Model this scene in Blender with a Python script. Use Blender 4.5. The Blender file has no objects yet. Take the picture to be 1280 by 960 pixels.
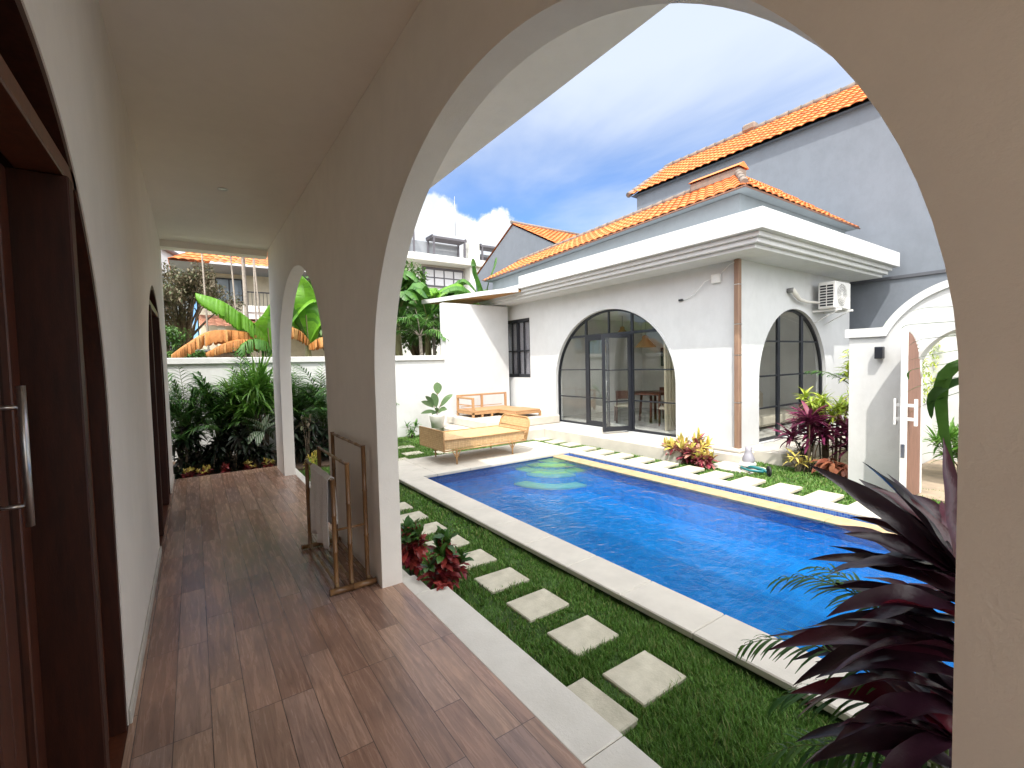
import bpy, math, random
from mathutils import Vector, Matrix, noise as mnoise
R = math.radians
rnd = random.Random(7)
SC = bpy.context.scene
COL = SC.collection

# ------------------------------------------------------------------ helpers
def tag(o, label=None, cat=None, group=None, kind=None):
    if label: o["label"] = label
    if cat: o["category"] = cat
    if group: o["group"] = group
    if kind: o["kind"] = kind
    return o

def thing(name, loc, label, cat, group=None):
    o = bpy.data.objects.new(name, None)
    COL.objects.link(o)
    o.location = loc
    o.empty_display_size = 0.1
    return tag(o, label, cat, group)

def origin_of(p):
    while p.parent: p = p.parent
    return Vector(p.location)

class MB:
    def __init__(s): s.v = []; s.f = []; s.sm = []
    def quad(s, a, b, c, d, sm=False):
        n = len(s.v); s.v += [tuple(a), tuple(b), tuple(c), tuple(d)]; s.f.append((n, n+1, n+2, n+3)); s.sm.append(sm)
    def poly(s, pts, sm=False):
        n = len(s.v); s.v += [tuple(p) for p in pts]; s.f.append(tuple(range(n, n+len(pts)))); s.sm.append(sm)
    def add(s, vs, fs, sm=False):
        n = len(s.v); s.v += [tuple(p) for p in vs]
        for f in fs: s.f.append(tuple(i+n for i in f)); s.sm.append(sm)
        return s
    def box(s, x0, x1, y0, y1, z0, z1, bev=0.0, M=None):
        if x0 > x1: x0, x1 = x1, x0
        if y0 > y1: y0, y1 = y1, y0
        if z0 > z1: z0, z1 = z1, z0
        b = min(bev, (x1-x0)*.45, (y1-y0)*.45, (z1-z0)*.45)
        if b <= 0:
            vs = [(x0,y0,z0),(x1,y0,z0),(x1,y1,z0),(x0,y1,z0),(x0,y0,z1),(x1,y0,z1),(x1,y1,z1),(x0,y1,z1)]
            fs = [(0,3,2,1),(4,5,6,7),(0,1,5,4),(1,2,6,5),(2,3,7,6),(3,0,4,7)]
        else:
            vs = []; idx = {}
            for sx in (0,1):
                for sy in (0,1):
                    for sz in (0,1):
                        X, Y, Z = (x0,x1)[sx], (y0,y1)[sy], (z0,z1)[sz]
                        ix, iy, iz = (b,-b)[sx], (b,-b)[sy], (b,-b)[sz]
                        for ax, p in ((0,(X,Y+iy,Z+iz)),(1,(X+ix,Y,Z+iz)),(2,(X+ix,Y+iy,Z))):
                            idx[(sx,sy,sz,ax)] = len(vs); vs.append(p)
            fs = []
            def I(a,b_,c,ax): return idx[(a,b_,c,ax)]
            fs += [(I(0,0,0,0),I(0,0,1,0),I(0,1,1,0),I(0,1,0,0)),(I(1,0,0,0),I(1,1,0,0),I(1,1,1,0),I(1,0,1,0))]
            fs += [(I(0,0,0,1),I(1,0,0,1),I(1,0,1,1),I(0,0,1,1)),(I(0,1,0,1),I(0,1,1,1),I(1,1,1,1),I(1,1,0,1))]
            fs += [(I(0,0,0,2),I(0,1,0,2),I(1,1,0,2),I(1,0,0,2)),(I(0,0,1,2),I(1,0,1,2),I(1,1,1,2),I(0,1,1,2))]
            for sy in (0,1):
                for sz in (0,1): fs.append((I(0,sy,sz,1),I(1,sy,sz,1),I(1,sy,sz,2),I(0,sy,sz,2)))
            for sx in (0,1):
                for sz in (0,1): fs.append((I(sx,0,sz,0),I(sx,1,sz,0),I(sx,1,sz,2),I(sx,0,sz,2)))
            for sx in (0,1):
                for sy in (0,1): fs.append((I(sx,sy,0,0),I(sx,sy,1,0),I(sx,sy,1,1),I(sx,sy,0,1)))
            for sx in (0,1):
                for sy in (0,1):
                    for sz in (0,1): fs.append((I(sx,sy,sz,0),I(sx,sy,sz,1),I(sx,sy,sz,2)))
        if M: vs = [tuple(M @ Vector(p)) for p in vs]
        return s.add(vs, fs)
    def tube(s, pts, r, n=8, cap=True, rs=None):
        pts = [Vector(p) for p in pts]
        L = len(pts); base = len(s.v); up = None
        for i, p in enumerate(pts):
            d = (pts[min(i+1,L-1)] - pts[max(i-1,0)])
            d = d.normalized() if d.length > 1e-9 else Vector((0,0,1))
            if up is None:
                up = Vector((0,0,1)) if abs(d.z) < .9 else Vector((1,0,0))
            a = d.cross(up)
            if a.length < 1e-6: a = d.cross(Vector((1,0,0)))
            a.normalize(); up2 = a.cross(d).normalized(); up = up2
            rr = rs[i] if rs else r
            for k in range(n):
                t = 2*math.pi*k/n
                s.v.append(tuple(p + a*math.cos(t)*rr + up2*math.sin(t)*rr))
        for i in range(L-1):
            for k in range(n):
                a0 = base+i*n+k; a1 = base+i*n+(k+1)%n
                s.f.append((a0, a1, a1+n, a0+n)); s.sm.append(True)
        if cap:
            s.f.append(tuple(base+k for k in range(n-1,-1,-1))); s.sm.append(False)
            s.f.append(tuple(base+(L-1)*n+k for k in range(n))); s.sm.append(False)
        return s
    def lathe(s, c, prof, n=20, sm=True):
        base = len(s.v); c = Vector(c)
        for (r, z) in prof:
            for k in range(n):
                t = 2*math.pi*k/n
                s.v.append((c.x+r*math.cos(t), c.y+r*math.sin(t), c.z+z))
        for i in range(len(prof)-1):
            for k in range(n):
                a0 = base+i*n+k; a1 = base+i*n+(k+1)%n
                s.f.append((a0,a1,a1+n,a0+n)); s.sm.append(sm)
        return s
    def build(s, name, mat, parent=None, origin=None):
        me = bpy.data.meshes.new(name)
        o0 = origin_of(parent) if parent else Vector(origin) if origin else Vector((0,0,0))
        me.from_pydata([(x-o0.x, y-o0.y, z-o0.z) for x, y, z in s.v], [], s.f)
        me.polygons.foreach_set("use_smooth", s.sm)
        mats = mat if isinstance(mat, list) else [mat]
        for m in mats: me.materials.append(m)
        me.update()
        o = bpy.data.objects.new(name, me)
        COL.objects.link(o)
        if parent: o.parent = parent
        elif origin: o.location = o0
        return o

def fix_normals(o):
    import bmesh
    bm = bmesh.new(); bm.from_mesh(o.data)
    bmesh.ops.remove_doubles(bm, verts=bm.verts, dist=1e-5)
    bmesh.ops.recalc_face_normals(bm, faces=bm.faces)
    bm.to_mesh(o.data); bm.free()
    o.data.polygons.foreach_set('use_smooth', [True]*len(o.data.polygons)); o.data.set_sharp_from_angle(angle=R(32)); return o

# ------------------------------------------------------------------ materials
class NT:
    def __init__(s, name):
        s.m = bpy.data.materials.new(name); s.m.use_nodes = True
        s.t = s.m.node_tree; s.t.nodes.clear()
        s.out = s.n('ShaderNodeOutputMaterial')
    def n(s, typ, **k):
        nd = s.t.nodes.new(typ)
        for a, b in k.items(): setattr(nd, a, b)
        return nd
    def l(s, a, b): s.t.links.new(a, b)

def ramp(N, stops, fac=None):
    r = N.n('ShaderNodeValToRGB'); e = r.color_ramp.elements
    while len(e) < len(stops): e.new(0.5)
    for i, (p, c) in enumerate(stops):
        e[i].position = p; e[i].color = (*c, 1) if len(c) == 3 else c
    if fac: N.l(fac, r.inputs['Fac'])
    return r.outputs['Color']

def noise_tex(N, scale, detail=4, rough=.55, vec=None, dist=0):
    t = N.n('ShaderNodeTexNoise'); t.inputs['Scale'].default_value = scale
    t.inputs['Detail'].default_value = detail; t.inputs['Roughness'].default_value = rough
    t.inputs['Distortion'].default_value = dist
    if vec: N.l(vec, t.inputs['Vector'])
    return t

def coords(N, scale=(1,1,1), rot=(0,0,0), kind='Object'):
    tc = N.n('ShaderNodeTexCoord'); mp = N.n('ShaderNodeMapping')
    N.l(tc.outputs[kind], mp.inputs['Vector'])
    mp.inputs['Scale'].default_value = scale; mp.inputs['Rotation'].default_value = rot
    return mp.outputs['Vector']

def mat(name, c1, c2=None, rough=.6, scale=6, bump=0.0, bscale=60, metal=0, spec=.5, detail=5, stretch=(1,1,1), island=0.0, sheen=0):
    N = NT(name); b = N.n('ShaderNodeBsdfPrincipled'); N.l(b.outputs[0], N.out.inputs[0])
    b.inputs['Roughness'].default_value = rough; b.inputs['Metallic'].default_value = metal
    b.inputs['Specular IOR Level'].default_value = spec
    if c2 is None: c2 = tuple(x*.88 for x in c1)
    v = coords(N, stretch)
    t = noise_tex(N, scale, detail, .6, v)
    col = ramp(N, [(.3, c1), (.7, c2)], t.outputs['Fac'])
    if island:
        g = N.n('ShaderNodeNewGeometry')
        mx = N.n('ShaderNodeHueSaturation')
        mr = N.n('ShaderNodeMapRange'); N.l(g.outputs['Random Per Island'], mr.inputs[0])
        mr.inputs[3].default_value = 1-island; mr.inputs[4].default_value = 1+island
        N.l(col, mx.inputs['Color']); N.l(mr.outputs[0], mx.inputs['Value']); col = mx.outputs[0]
    N.l(col, b.inputs['Base Color'])
    if bump:
        t2 = noise_tex(N, bscale, 6, .65, v)
        bp = N.n('ShaderNodeBump'); bp.inputs['Strength'].default_value = bump; bp.inputs['Distance'].default_value = .01
        N.l(t2.outputs['Fac'], bp.inputs['Height']); N.l(bp.outputs[0], b.inputs['Normal'])
    return N.m

def leafmat(name, cols, rough=.45, trans=.25, spec=.4):
    """several base colours picked per leaf (island), plus a fine vein noise"""
    N = NT(name); b = N.n('ShaderNodeBsdfPrincipled')
    b.inputs['Roughness'].default_value = rough; b.inputs['Specular IOR Level'].default_value = spec
    g = N.n('ShaderNodeNewGeometry'); k = len(cols)
    col = ramp(N, [(i/max(1,k-1), c) for i, c in enumerate(cols)], g.outputs['Random Per Island'])
    t = noise_tex(N, 14, 5, .6, coords(N))
    mr = N.n('ShaderNodeMapRange'); N.l(t.outputs['Fac'], mr.inputs[0]); mr.inputs[3].default_value = .6; mr.inputs[4].default_value = 1.4
    hs = N.n('ShaderNodeHueSaturation'); N.l(col, hs.inputs['Color']); N.l(mr.outputs[0], hs.inputs['Value'])
    N.l(hs.outputs[0], b.inputs['Base Color'])
    tb = noise_tex(N, 55, 4, .6, coords(N)); bp = N.n('ShaderNodeBump'); bp.inputs['Strength'].default_value = .35; bp.inputs['Distance'].default_value = .004
    N.l(tb.outputs['Fac'], bp.inputs['Height']); N.l(bp.outputs[0], b.inputs['Normal'])
    tr = N.n('ShaderNodeBsdfTranslucent'); N.l(hs.outputs[0], tr.inputs['Color'])
    mx = N.n('ShaderNodeMixShader'); mx.inputs[0].default_value = trans
    N.l(b.outputs[0], mx.inputs[1]); N.l(tr.outputs[0], mx.inputs[2]); N.l(mx.outputs[0], N.out.inputs[0])
    return N.m

def glassmat(name, tint=(.9,.93,.92), refl=1.0, rough=.0):
    N = NT(name); tr = N.n('ShaderNodeBsdfTransparent'); tr.inputs[0].default_value = (*tint, 1)
    gl = N.n('ShaderNodeBsdfGlossy'); gl.inputs['Roughness'].default_value = rough
    g = N.n('ShaderNodeNewGeometry'); dt = N.n('ShaderNodeVectorMath', operation='DOT_PRODUCT'); N.l(g.outputs['Normal'], dt.inputs[0]); N.l(g.outputs['Incoming'], dt.inputs[1])
    ab = N.n('ShaderNodeMath', operation='ABSOLUTE'); N.l(dt.outputs['Value'], ab.inputs[0])
    iv = N.n('ShaderNodeMath', operation='SUBTRACT'); iv.inputs[0].default_value = 1; N.l(ab.outputs[0], iv.inputs[1])
    pw = N.n('ShaderNodeMath', operation='POWER'); N.l(iv.outputs[0], pw.inputs[0]); pw.inputs[1].default_value = 5
    sc_ = N.n('ShaderNodeMath', operation='MULTIPLY_ADD'); N.l(pw.outputs[0], sc_.inputs[0]); sc_.inputs[1].default_value = .92; sc_.inputs[2].default_value = .07
    ml = N.n('ShaderNodeMath', operation='MULTIPLY'); N.l(sc_.outputs[0], ml.inputs[0]); ml.inputs[1].default_value = refl
    ml.use_clamp = True
    mx = N.n('ShaderNodeMixShader'); N.l(ml.outputs[0], mx.inputs[0]); N.l(tr.outputs[0], mx.inputs[1]); N.l(gl.outputs[0], mx.inputs[2])
    N.l(mx.outputs[0], N.out.inputs[0]); return N.m

def plaster(name, c, stain=.06):
    N = NT(name); b = N.n('ShaderNodeBsdfPrincipled'); N.l(b.outputs[0], N.out.inputs[0])
    b.inputs['Roughness'].default_value = .85; b.inputs['Specular IOR Level'].default_value = .2
    v = coords(N)
    a = noise_tex(N, 1.3, 6, .65, v); d = noise_tex(N, 5, 6, .7, coords(N, (1,1,.6)))
    mixf = N.n('ShaderNodeMath', operation='MULTIPLY'); N.l(a.outputs['Fac'], mixf.inputs[0]); N.l(d.outputs['Fac'], mixf.inputs[1])
    col = ramp(N, [(.12, tuple(x*(1-stain*2) for x in c)), (.32, c)], mixf.outputs[0])
    N.l(col, b.inputs['Base Color'])
    t2 = noise_tex(N, 90, 5, .7, v); t3 = noise_tex(N, 3.5, 3, .5, v)
    ad = N.n('ShaderNodeMath', operation='MULTIPLY_ADD'); N.l(t3.outputs['Fac'], ad.inputs[0]); ad.inputs[1].default_value = 4; N.l(t2.outputs['Fac'], ad.inputs[2])
    bp = N.n('ShaderNodeBump'); bp.inputs['Strength'].default_value = .35; bp.inputs['Distance'].default_value = .004
    N.l(ad.outputs[0], bp.inputs['Height']); N.l(bp.outputs[0], b.inputs['Normal'])
    return N.m

WHITE = plaster('white_plaster', (.58,.585,.58), .06)
WHITE2 = plaster('white_plaster_villa', (.84,.79,.725), .03)
CEIL = plaster('ceiling_paint', (.84,.79,.725), .02)
GREY = plaster('grey_plaster', (.165,.185,.215), .06)
GREYL = plaster('light_grey_plaster', (.30,.335,.37), .03)
CREAM = plaster('cream_plaster', (.66,.60,.47), .08)
STONE = mat('limestone', (.60,.56,.45), (.42,.39,.30), .7, 9, .3, 70, detail=9)
STONE_W = mat('pale_limestone', (.56,.525,.465), (.48,.45,.40), .7, 4, .2, 70)
STONE_Y = mat('yellow_sandstone', (.86,.72,.22), (.76,.62,.18), .5, 7, .2, 60)
BLACKM = mat('black_steel', (.012,.014,.02), None, .4, 10)
WHITEM = mat('white_metal', (.75,.75,.74), None, .45, 10)
DWOOD = mat('dark_hardwood', (.050,.013,.006), (.024,.007,.004), .5, 7, .1, 60, spec=.25, stretch=(6,6,.8))
RWOOD = mat('reddish_hardwood', (.13,.038,.016), (.07,.020,.009), .38, 7, .1, 60, stretch=(6,6,.8))
FWOOD = mat('door_leaf_wood', (.10,.026,.010), (.045,.012,.006), .45, 7, .1, 60, stretch=(6,6,.8))
LWOOD = mat('light_teak', (.44,.25,.12), (.34,.18,.08), .5, 5, .1, 60, stretch=(1,6,6))
PINK = mat('weathered_teak', (.24,.12,.085), (.16,.08,.055), .6, 8, .1, 60, stretch=(5,5,.8))
BAMB = mat('dark_bamboo', (.25,.13,.05), (.10,.045,.018), .33, 9, .1, 80, stretch=(1,1,.35))
BAMBL = mat('bamboo_node', (.36,.24,.11), (.20,.11,.05), .4, 9)
COPPER = mat('copper_pipe', (.30,.19,.12), (.20,.115,.085), .6, 3, .05, 40, metal=.1, stretch=(3,3,.6))
TOWEL = mat('cotton_towel', (.66,.62,.59), (.58,.54,.52), .95, 20, .6, 220)
CLOTH = mat('cream_upholstery', (.62,.56,.46), None, .95, 20, .4, 160)
SOIL = mat('soil', (.10,.06,.035), (.05,.03,.018), .95, 12, .8, 40)
STEEL = mat('brushed_steel', (.55,.55,.55), None, .3, 10, metal=1)
GLASS = glassmat('window_glass', (.92,.94,.93), 1.0)
DGLASS = glassmat('door_glass', (.45,.46,.45), 1.5)
TRUNK = mat('bark', (.20,.15,.10), (.10,.075,.05), .9, 10, .6, 50, stretch=(3,3,1))
PALE_TRUNK = mat('pale_palm_bark', (.30,.26,.22), (.18,.155,.13), .9, 10, .5, 50, stretch=(1,1,4))
POTW = mat('white_pot', (.68,.66,.62), None, .5, 8)
PLASTIC_G = mat('blue_green_plastic', (.02,.16,.17), None, .35, 8)
RUBBER = mat('black_rubber', (.02,.02,.022), None, .6, 8)

def m_floor():
    N = NT('wood_plank_tiles'); b = N.n('ShaderNodeBsdfPrincipled'); N.l(b.outputs[0], N.out.inputs[0])
    v = coords(N, (1,1,1), (0,0,R(90)))
    br = N.n('ShaderNodeTexBrick'); N.l(v, br.inputs['Vector'])
    br.inputs['Scale'].default_value = 1; br.inputs['Brick Width'].default_value = .86; br.inputs['Row Height'].default_value = .15
    br.inputs['Mortar Size'].default_value = .0022; br.inputs['Mortar Smooth'].default_value = .3; br.inputs['Bias'].default_value = 0
    br.offset = .37; br.offset_frequency = 3; br.squash = 1
    br.inputs['Color1'].default_value = (0,0,0,1); br.inputs['Color2'].default_value = (1,1,1,1); br.inputs['Mortar'].default_value = (.5,.5,.5,1)
    plank = ramp(N, [(0,(.27,.155,.108)),(.3,(.38,.235,.17)),(.6,(.32,.215,.175)),(.85,(.42,.27,.19)),(1,(.24,.145,.108))], br.outputs['Color'])
    # grain, shifted per plank
    sh = N.n('ShaderNodeVectorMath', operation='MULTIPLY_ADD'); N.l(br.outputs['Color'], sh.inputs[0]); sh.inputs[1].default_value = (7,13,3)
    vv = coords(N, (22,1.6,1)); N.l(vv, sh.inputs[2])
    g = noise_tex(N, 1.6, 8, .68, sh.outputs[0], .6)
    gr = ramp(N, [(.28,(.55,.52,.50)),(.5,(1,1,1)),(.72,(1.28,1.25,1.2))], g.outputs['Fac'])
    mu = N.n('ShaderNodeMix', data_type='RGBA', blend_type='MULTIPLY'); mu.inputs[0].default_value = 1
    N.l(plank, mu.inputs[6]); N.l(gr, mu.inputs[7])
    blot = noise_tex(N, 2.2, 5, .6, coords(N)); bl = ramp(N, [(.3,(.82,.82,.84)),(.7,(1.12,1.08,1.05))], blot.outputs['Fac'])
    mb = N.n('ShaderNodeMix', data_type='RGBA', blend_type='MULTIPLY'); mb.inputs[0].default_value = 1
    N.l(mu.outputs[2], mb.inputs[6]); N.l(bl, mb.inputs[7])
    mo = N.n('ShaderNodeMix', data_type='RGBA'); N.l(br.outputs['Fac'], mo.inputs[0]); N.l(mb.outputs[2], mo.inputs[6]); mo.inputs[7].default_value = (.06,.038,.028,1)
    N.l(mo.outputs[2], b.inputs['Base Color'])
    rr = N.n('ShaderNodeMapRange'); N.l(g.outputs['Fac'], rr.inputs[0]); rr.inputs[3].default_value = .17; rr.inputs[4].default_value = .36
    N.l(rr.outputs[0], b.inputs['Roughness']); b.inputs['Specular IOR Level'].default_value = .5
    bp = N.n('ShaderNodeBump'); bp.inputs['Strength'].default_value = .12; bp.inputs['Distance'].default_value = .004
    su = N.n('ShaderNodeMath', operation='SUBTRACT'); N.l(g.outputs['Fac'], su.inputs[0]); N.l(br.outputs['Fac'], su.inputs[1])
    N.l(su.outputs[0], bp.inputs['Height']); N.l(bp.outputs[0], b.inputs['Normal'])
    return N.m
FLOOR = m_floor()
KERB = mat('cream_kerb_stone', (.74,.71,.65), (.62,.59,.53), .6, 4, .2, 70, detail=8)

def m_tiles(name, size, c1, c2, grout, rough=.25, planar=False):
    """small square mosaic: three-axis safe by using voxel cell colours"""
    N = NT(name); b = N.n('ShaderNodeBsdfPrincipled'); N.l(b.outputs[0], N.out.inputs[0])
    v = coords(N)
    sc = N.n('ShaderNodeVectorMath', operation='SCALE'); N.l(v, sc.inputs[0]); sc.inputs['Scale'].default_value = 1/size
    off = N.n('ShaderNodeVectorMath', operation='ADD'); N.l(sc.outputs[0], off.inputs[0]); off.inputs[1].default_value = (.13,.17,.21)
    fl = N.n('ShaderNodeVectorMath', operation='FLOOR'); N.l(off.outputs[0], fl.inputs[0])
    wn = N.n('ShaderNodeTexWhiteNoise', noise_dimensions='3D'); N.l(fl.outputs[0], wn.inputs['Vector'])
    col = ramp(N, [(0,c1),(1,c2)], wn.outputs['Value'])
    fr = N.n('ShaderNodeVectorMath', operation='FRACTION'); N.l(off.outputs[0], fr.inputs[0])
    sp = N.n('ShaderNodeSeparateXYZ'); N.l(fr.outputs[0], sp.inputs[0])
    g = N.n('ShaderNodeNewGeometry'); ns = N.n('ShaderNodeSeparateXYZ'); N.l(g.outputs['Normal'], ns.inputs[0])
    outs = []
    for ax in 'XYZ':
        lo = N.n('ShaderNodeMath', operation='LESS_THAN'); N.l(sp.outputs[ax], lo.inputs[0]); lo.inputs[1].default_value = .09
        ab = N.n('ShaderNodeMath', operation='ABSOLUTE'); N.l(ns.outputs[ax], ab.inputs[0])
        nl = N.n('ShaderNodeMath', operation='LESS_THAN'); N.l(ab.outputs[0], nl.inputs[0]); nl.inputs[1].default_value = .7
        m = N.n('ShaderNodeMath', operation='MULTIPLY'); N.l(lo.outputs[0], m.inputs[0]); N.l(nl.outputs[0], m.inputs[1]); outs.append(m)
    mx1 = N.n('ShaderNodeMath', operation='MAXIMUM'); N.l(outs[0].outputs[0], mx1.inputs[0]); N.l(outs[1].outputs[0], mx1.inputs[1])
    mx2 = N.n('ShaderNodeMath', operation='MAXIMUM'); N.l(mx1.outputs[0], mx2.inputs[0]); N.l(outs[2].outputs[0], mx2.inputs[1])
    mix = N.n('ShaderNodeMix', data_type='RGBA'); N.l(mx2.outputs[0], mix.inputs[0]); N.l(col, mix.inputs[6]); mix.inputs[7].default_value = (*grout,1)
    N.l(mix.outputs[2], b.inputs['Base Color']); b.inputs['Roughness'].default_value = rough
    return N.m
MOSAIC = m_tiles('blue_mosaic', .10, (.002,.18,.58), (.006,.30,.82), (.045,.34,.76))
MOSAIC2 = m_tiles('waterline_mosaic', .028, (.02,.07,.35), (.08,.20,.55), (.25,.35,.5))
INFLOOR = m_tiles('interior_tiles', .6, (.58,.58,.57), (.62,.62,.61), (.45,.45,.45), .12)

def m_water():
    N = NT('pool_water')
    v = coords(N, (1,1,1))
    w1 = noise_tex(N, 3.2, 3, .55, v, 1.2); w2 = noise_tex(N, 11, 3, .6, coords(N,(1,1.6,1)), .8)
    wv = N.n('ShaderNodeTexWave', wave_type='RINGS', rings_direction='SPHERICAL'); tc = N.n('ShaderNodeTexCoord')
    mp = N.n('ShaderNodeMapping'); N.l(tc.outputs['Object'], mp.inputs['Vector']); mp.inputs['Location'].default_value = (-3.55,-5.1,.16)
    N.l(mp.outputs[0], wv.inputs['Vector']); wv.inputs['Scale'].default_value = 3.4; wv.inputs['Distortion'].default_value = 1.6; wv.inputs['Detail'].default_value = 1.5
    a = N.n('ShaderNodeMath', operation='MULTIPLY_ADD'); N.l(w2.outputs['Fac'], a.inputs[0]); a.inputs[1].default_value = .42; N.l(w1.outputs['Fac'], a.inputs[2])
    a2 = N.n('ShaderNodeMath', operation='MULTIPLY_ADD'); N.l(wv.outputs['Fac'], a2.inputs[0]); a2.inputs[1].default_value = .045; N.l(a.outputs[0], a2.inputs[2])
    bp = N.n('ShaderNodeBump'); bp.inputs['Strength'].default_value = .6; bp.inputs['Distance'].default_value = .036
    N.l(a2.outputs[0], bp.inputs['Height'])
    tr = N.n('ShaderNodeBsdfTransparent'); tr.inputs[0].default_value = (.50,.93,1.0,1)
    rf = N.n('ShaderNodeBsdfRefraction'); rf.inputs['IOR'].default_value = 1.33; rf.inputs['Roughness'].default_value = 0; rf.inputs[0].default_value = (.50,.93,1.0,1)
    N.l(bp.outputs[0], rf.inputs['Normal'])
    m0 = N.n('ShaderNodeMixShader'); m0.inputs[0].default_value = .50; N.l(tr.outputs[0], m0.inputs[1]); N.l(rf.outputs[0], m0.inputs[2])
    gl = N.n('ShaderNodeBsdfGlossy'); gl.inputs['Roughness'].default_value = .015; N.l(bp.outputs[0], gl.inputs['Normal'])
    fr = N.n('ShaderNodeFresnel'); fr.inputs[0].default_value = 1.20; N.l(bp.outputs[0], fr.inputs['Normal'])
    mx = N.n('ShaderNodeMixShader'); N.l(fr.outputs[0], mx.inputs[0]); N.l(m0.outputs[0], mx.inputs[1]); N.l(gl.outputs[0], mx.inputs[2])
    N.l(mx.outputs[0], N.out.inputs[0]); return N.m
WATER = m_water()

def m_terracotta(name, c1, c2, c3):
    N = NT(name); b = N.n('ShaderNodeBsdfPrincipled'); N.l(b.outputs[0], N.out.inputs[0]); b.inputs['Roughness'].default_value = .8
    v = coords(N); t = noise_tex(N, 6, 6, .7, v); t2 = noise_tex(N, 1.7, 8, .7, v)
    col = ramp(N, [(.25,c3),(.45,c1),(.7,c2)], t.outputs['Fac'])
    c = ramp(N, [(.28,(.50,.47,.44)),(.42,(.90,.88,.86)),(.65,(1.06,1.04,1.0))], t2.outputs['Fac'])
    mu = N.n('ShaderNodeMix', data_type='RGBA', blend_type='MULTIPLY'); mu.inputs[0].default_value = 1; N.l(col, mu.inputs[6]); N.l(c, mu.inputs[7])
    g = N.n('ShaderNodeNewGeometry'); hs = N.n('ShaderNodeHueSaturation'); mr = N.n('ShaderNodeMapRange')
    N.l(g.outputs['Random Per Island'], mr.inputs[0]); mr.inputs[3].default_value = .78; mr.inputs[4].default_value = 1.18
    N.l(mu.outputs[2], hs.inputs['Color']); N.l(mr.outputs[0], hs.inputs['Value']); N.l(hs.outputs[0], b.inputs['Base Color'])
    return N.m
TERRA = m_terracotta('terracotta_tiles', (.60,.17,.045), (.72,.24,.07), (.45,.12,.035))
MORTAR = mat('ridge_mortar', (.14,.13,.12), (.24,.18,.14), .9, 7, .5, 40)

def m_grass_ground():
    N = NT('lawn_turf'); b = N.n('ShaderNodeBsdfPrincipled'); N.l(b.outputs[0], N.out.inputs[0]); b.inputs['Roughness'].default_value = .9
    v = coords(N); t = noise_tex(N, 3, 8, .7, v); t2 = noise_tex(N, 60, 4, .7, v)
    ad = N.n('ShaderNodeMath', operation='MULTIPLY_ADD'); N.l(t2.outputs['Fac'], ad.inputs[0]); ad.inputs[1].default_value = .5; N.l(t.outputs['Fac'], ad.inputs[2])
    col = ramp(N, [(.50,(.09,.06,.035)),(.60,(.03,.055,.012)),(.78,(.05,.115,.016)),(.98,(.10,.17,.03))], ad.outputs[0]); N.l(col, b.inputs['Base Color'])
    bp = N.n('ShaderNodeBump'); bp.inputs['Strength'].default_value = 1; bp.inputs['Distance'].default_value = .02; N.l(t2.outputs['Fac'], bp.inputs['Height']); N.l(bp.outputs[0], b.inputs['Normal'])
    return N.m
TURF = m_grass_ground()
GROUND = mat('dry_earth', (.24,.19,.13), (.12,.13,.06), .95, .8, .5, 30)
GBLADE = leafmat('grass_blades', [(.065,.155,.022),(.11,.24,.035),(.15,.30,.055),(.08,.19,.028),(.26,.29,.10)], .5, .3)

L_PALM = leafmat('palm_leaf', [(.035,.12,.02),(.06,.18,.03),(.11,.24,.04),(.04,.11,.022)])
L_STRAP = leafmat('strap_leaf', [(.10,.26,.03),(.16,.34,.05),(.07,.19,.025),(.24,.40,.09)], .35)
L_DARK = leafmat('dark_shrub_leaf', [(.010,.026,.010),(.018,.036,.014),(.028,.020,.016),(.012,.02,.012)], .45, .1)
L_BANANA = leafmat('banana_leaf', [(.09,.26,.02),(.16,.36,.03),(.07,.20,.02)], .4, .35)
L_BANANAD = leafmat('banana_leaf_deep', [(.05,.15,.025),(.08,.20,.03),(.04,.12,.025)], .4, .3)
L_DEAD = leafmat('dead_banana_leaf', [(.48,.20,.05),(.38,.15,.04),(.42,.24,.08)], .7, .2)
L_BURG = leafmat('burgundy_leaf', [(.016,.007,.011),(.028,.009,.016),(.045,.014,.028),(.13,.010,.022),(.014,.008,.011),(.032,.010,.020),(.065,.016,.030),(.10,.012,.030)], .28, .14, .5)
L_PURP = leafmat('purple_leaf', [(.13,.015,.06),(.20,.03,.09),(.08,.012,.035),(.25,.06,.10)], .4, .2)
L_RED = leafmat('red_croton_leaf', [(.24,.022,.022),(.34,.05,.04),(.12,.015,.018),(.30,.03,.05)], .35, .15)
L_GREEND = leafmat('croton_green_leaf', [(.03,.09,.02),(.05,.12,.02),(.07,.15,.03)], .3, .15)
L_YEL = leafmat('yellow_croton_leaf', [(.55,.42,.07),(.66,.55,.16),(.35,.34,.06),(.60,.38,.14)], .4, .2)
L_PINK = leafmat('pink_croton_leaf', [(.30,.03,.06),(.48,.10,.14),(.14,.02,.03),(.55,.28,.22),(.20,.03,.06)], .4, .2)
L_LIME = leafmat('lime_leaf', [(.30,.42,.04),(.45,.52,.07),(.20,.32,.03),(.52,.55,.12)], .4, .25)
L_ORANGE = leafmat('copper_leaf', [(.26,.09,.045),(.20,.055,.03),(.34,.14,.07)], .5, .2)
L_RUBBER = leafmat('rubber_plant_leaf', [(.10,.17,.08),(.14,.22,.10),(.08,.13,.07)], .3, .1)
L_OLIVE = leafmat('olive_tree_leaf', [(.13,.11,.07),(.18,.14,.09),(.07,.10,.04),(.22,.17,.11)], .6, .2)
L_TREE = leafmat('tree_leaf', [(.04,.11,.02),(.07,.15,.03),(.10,.19,.04)], .5, .25)

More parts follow.
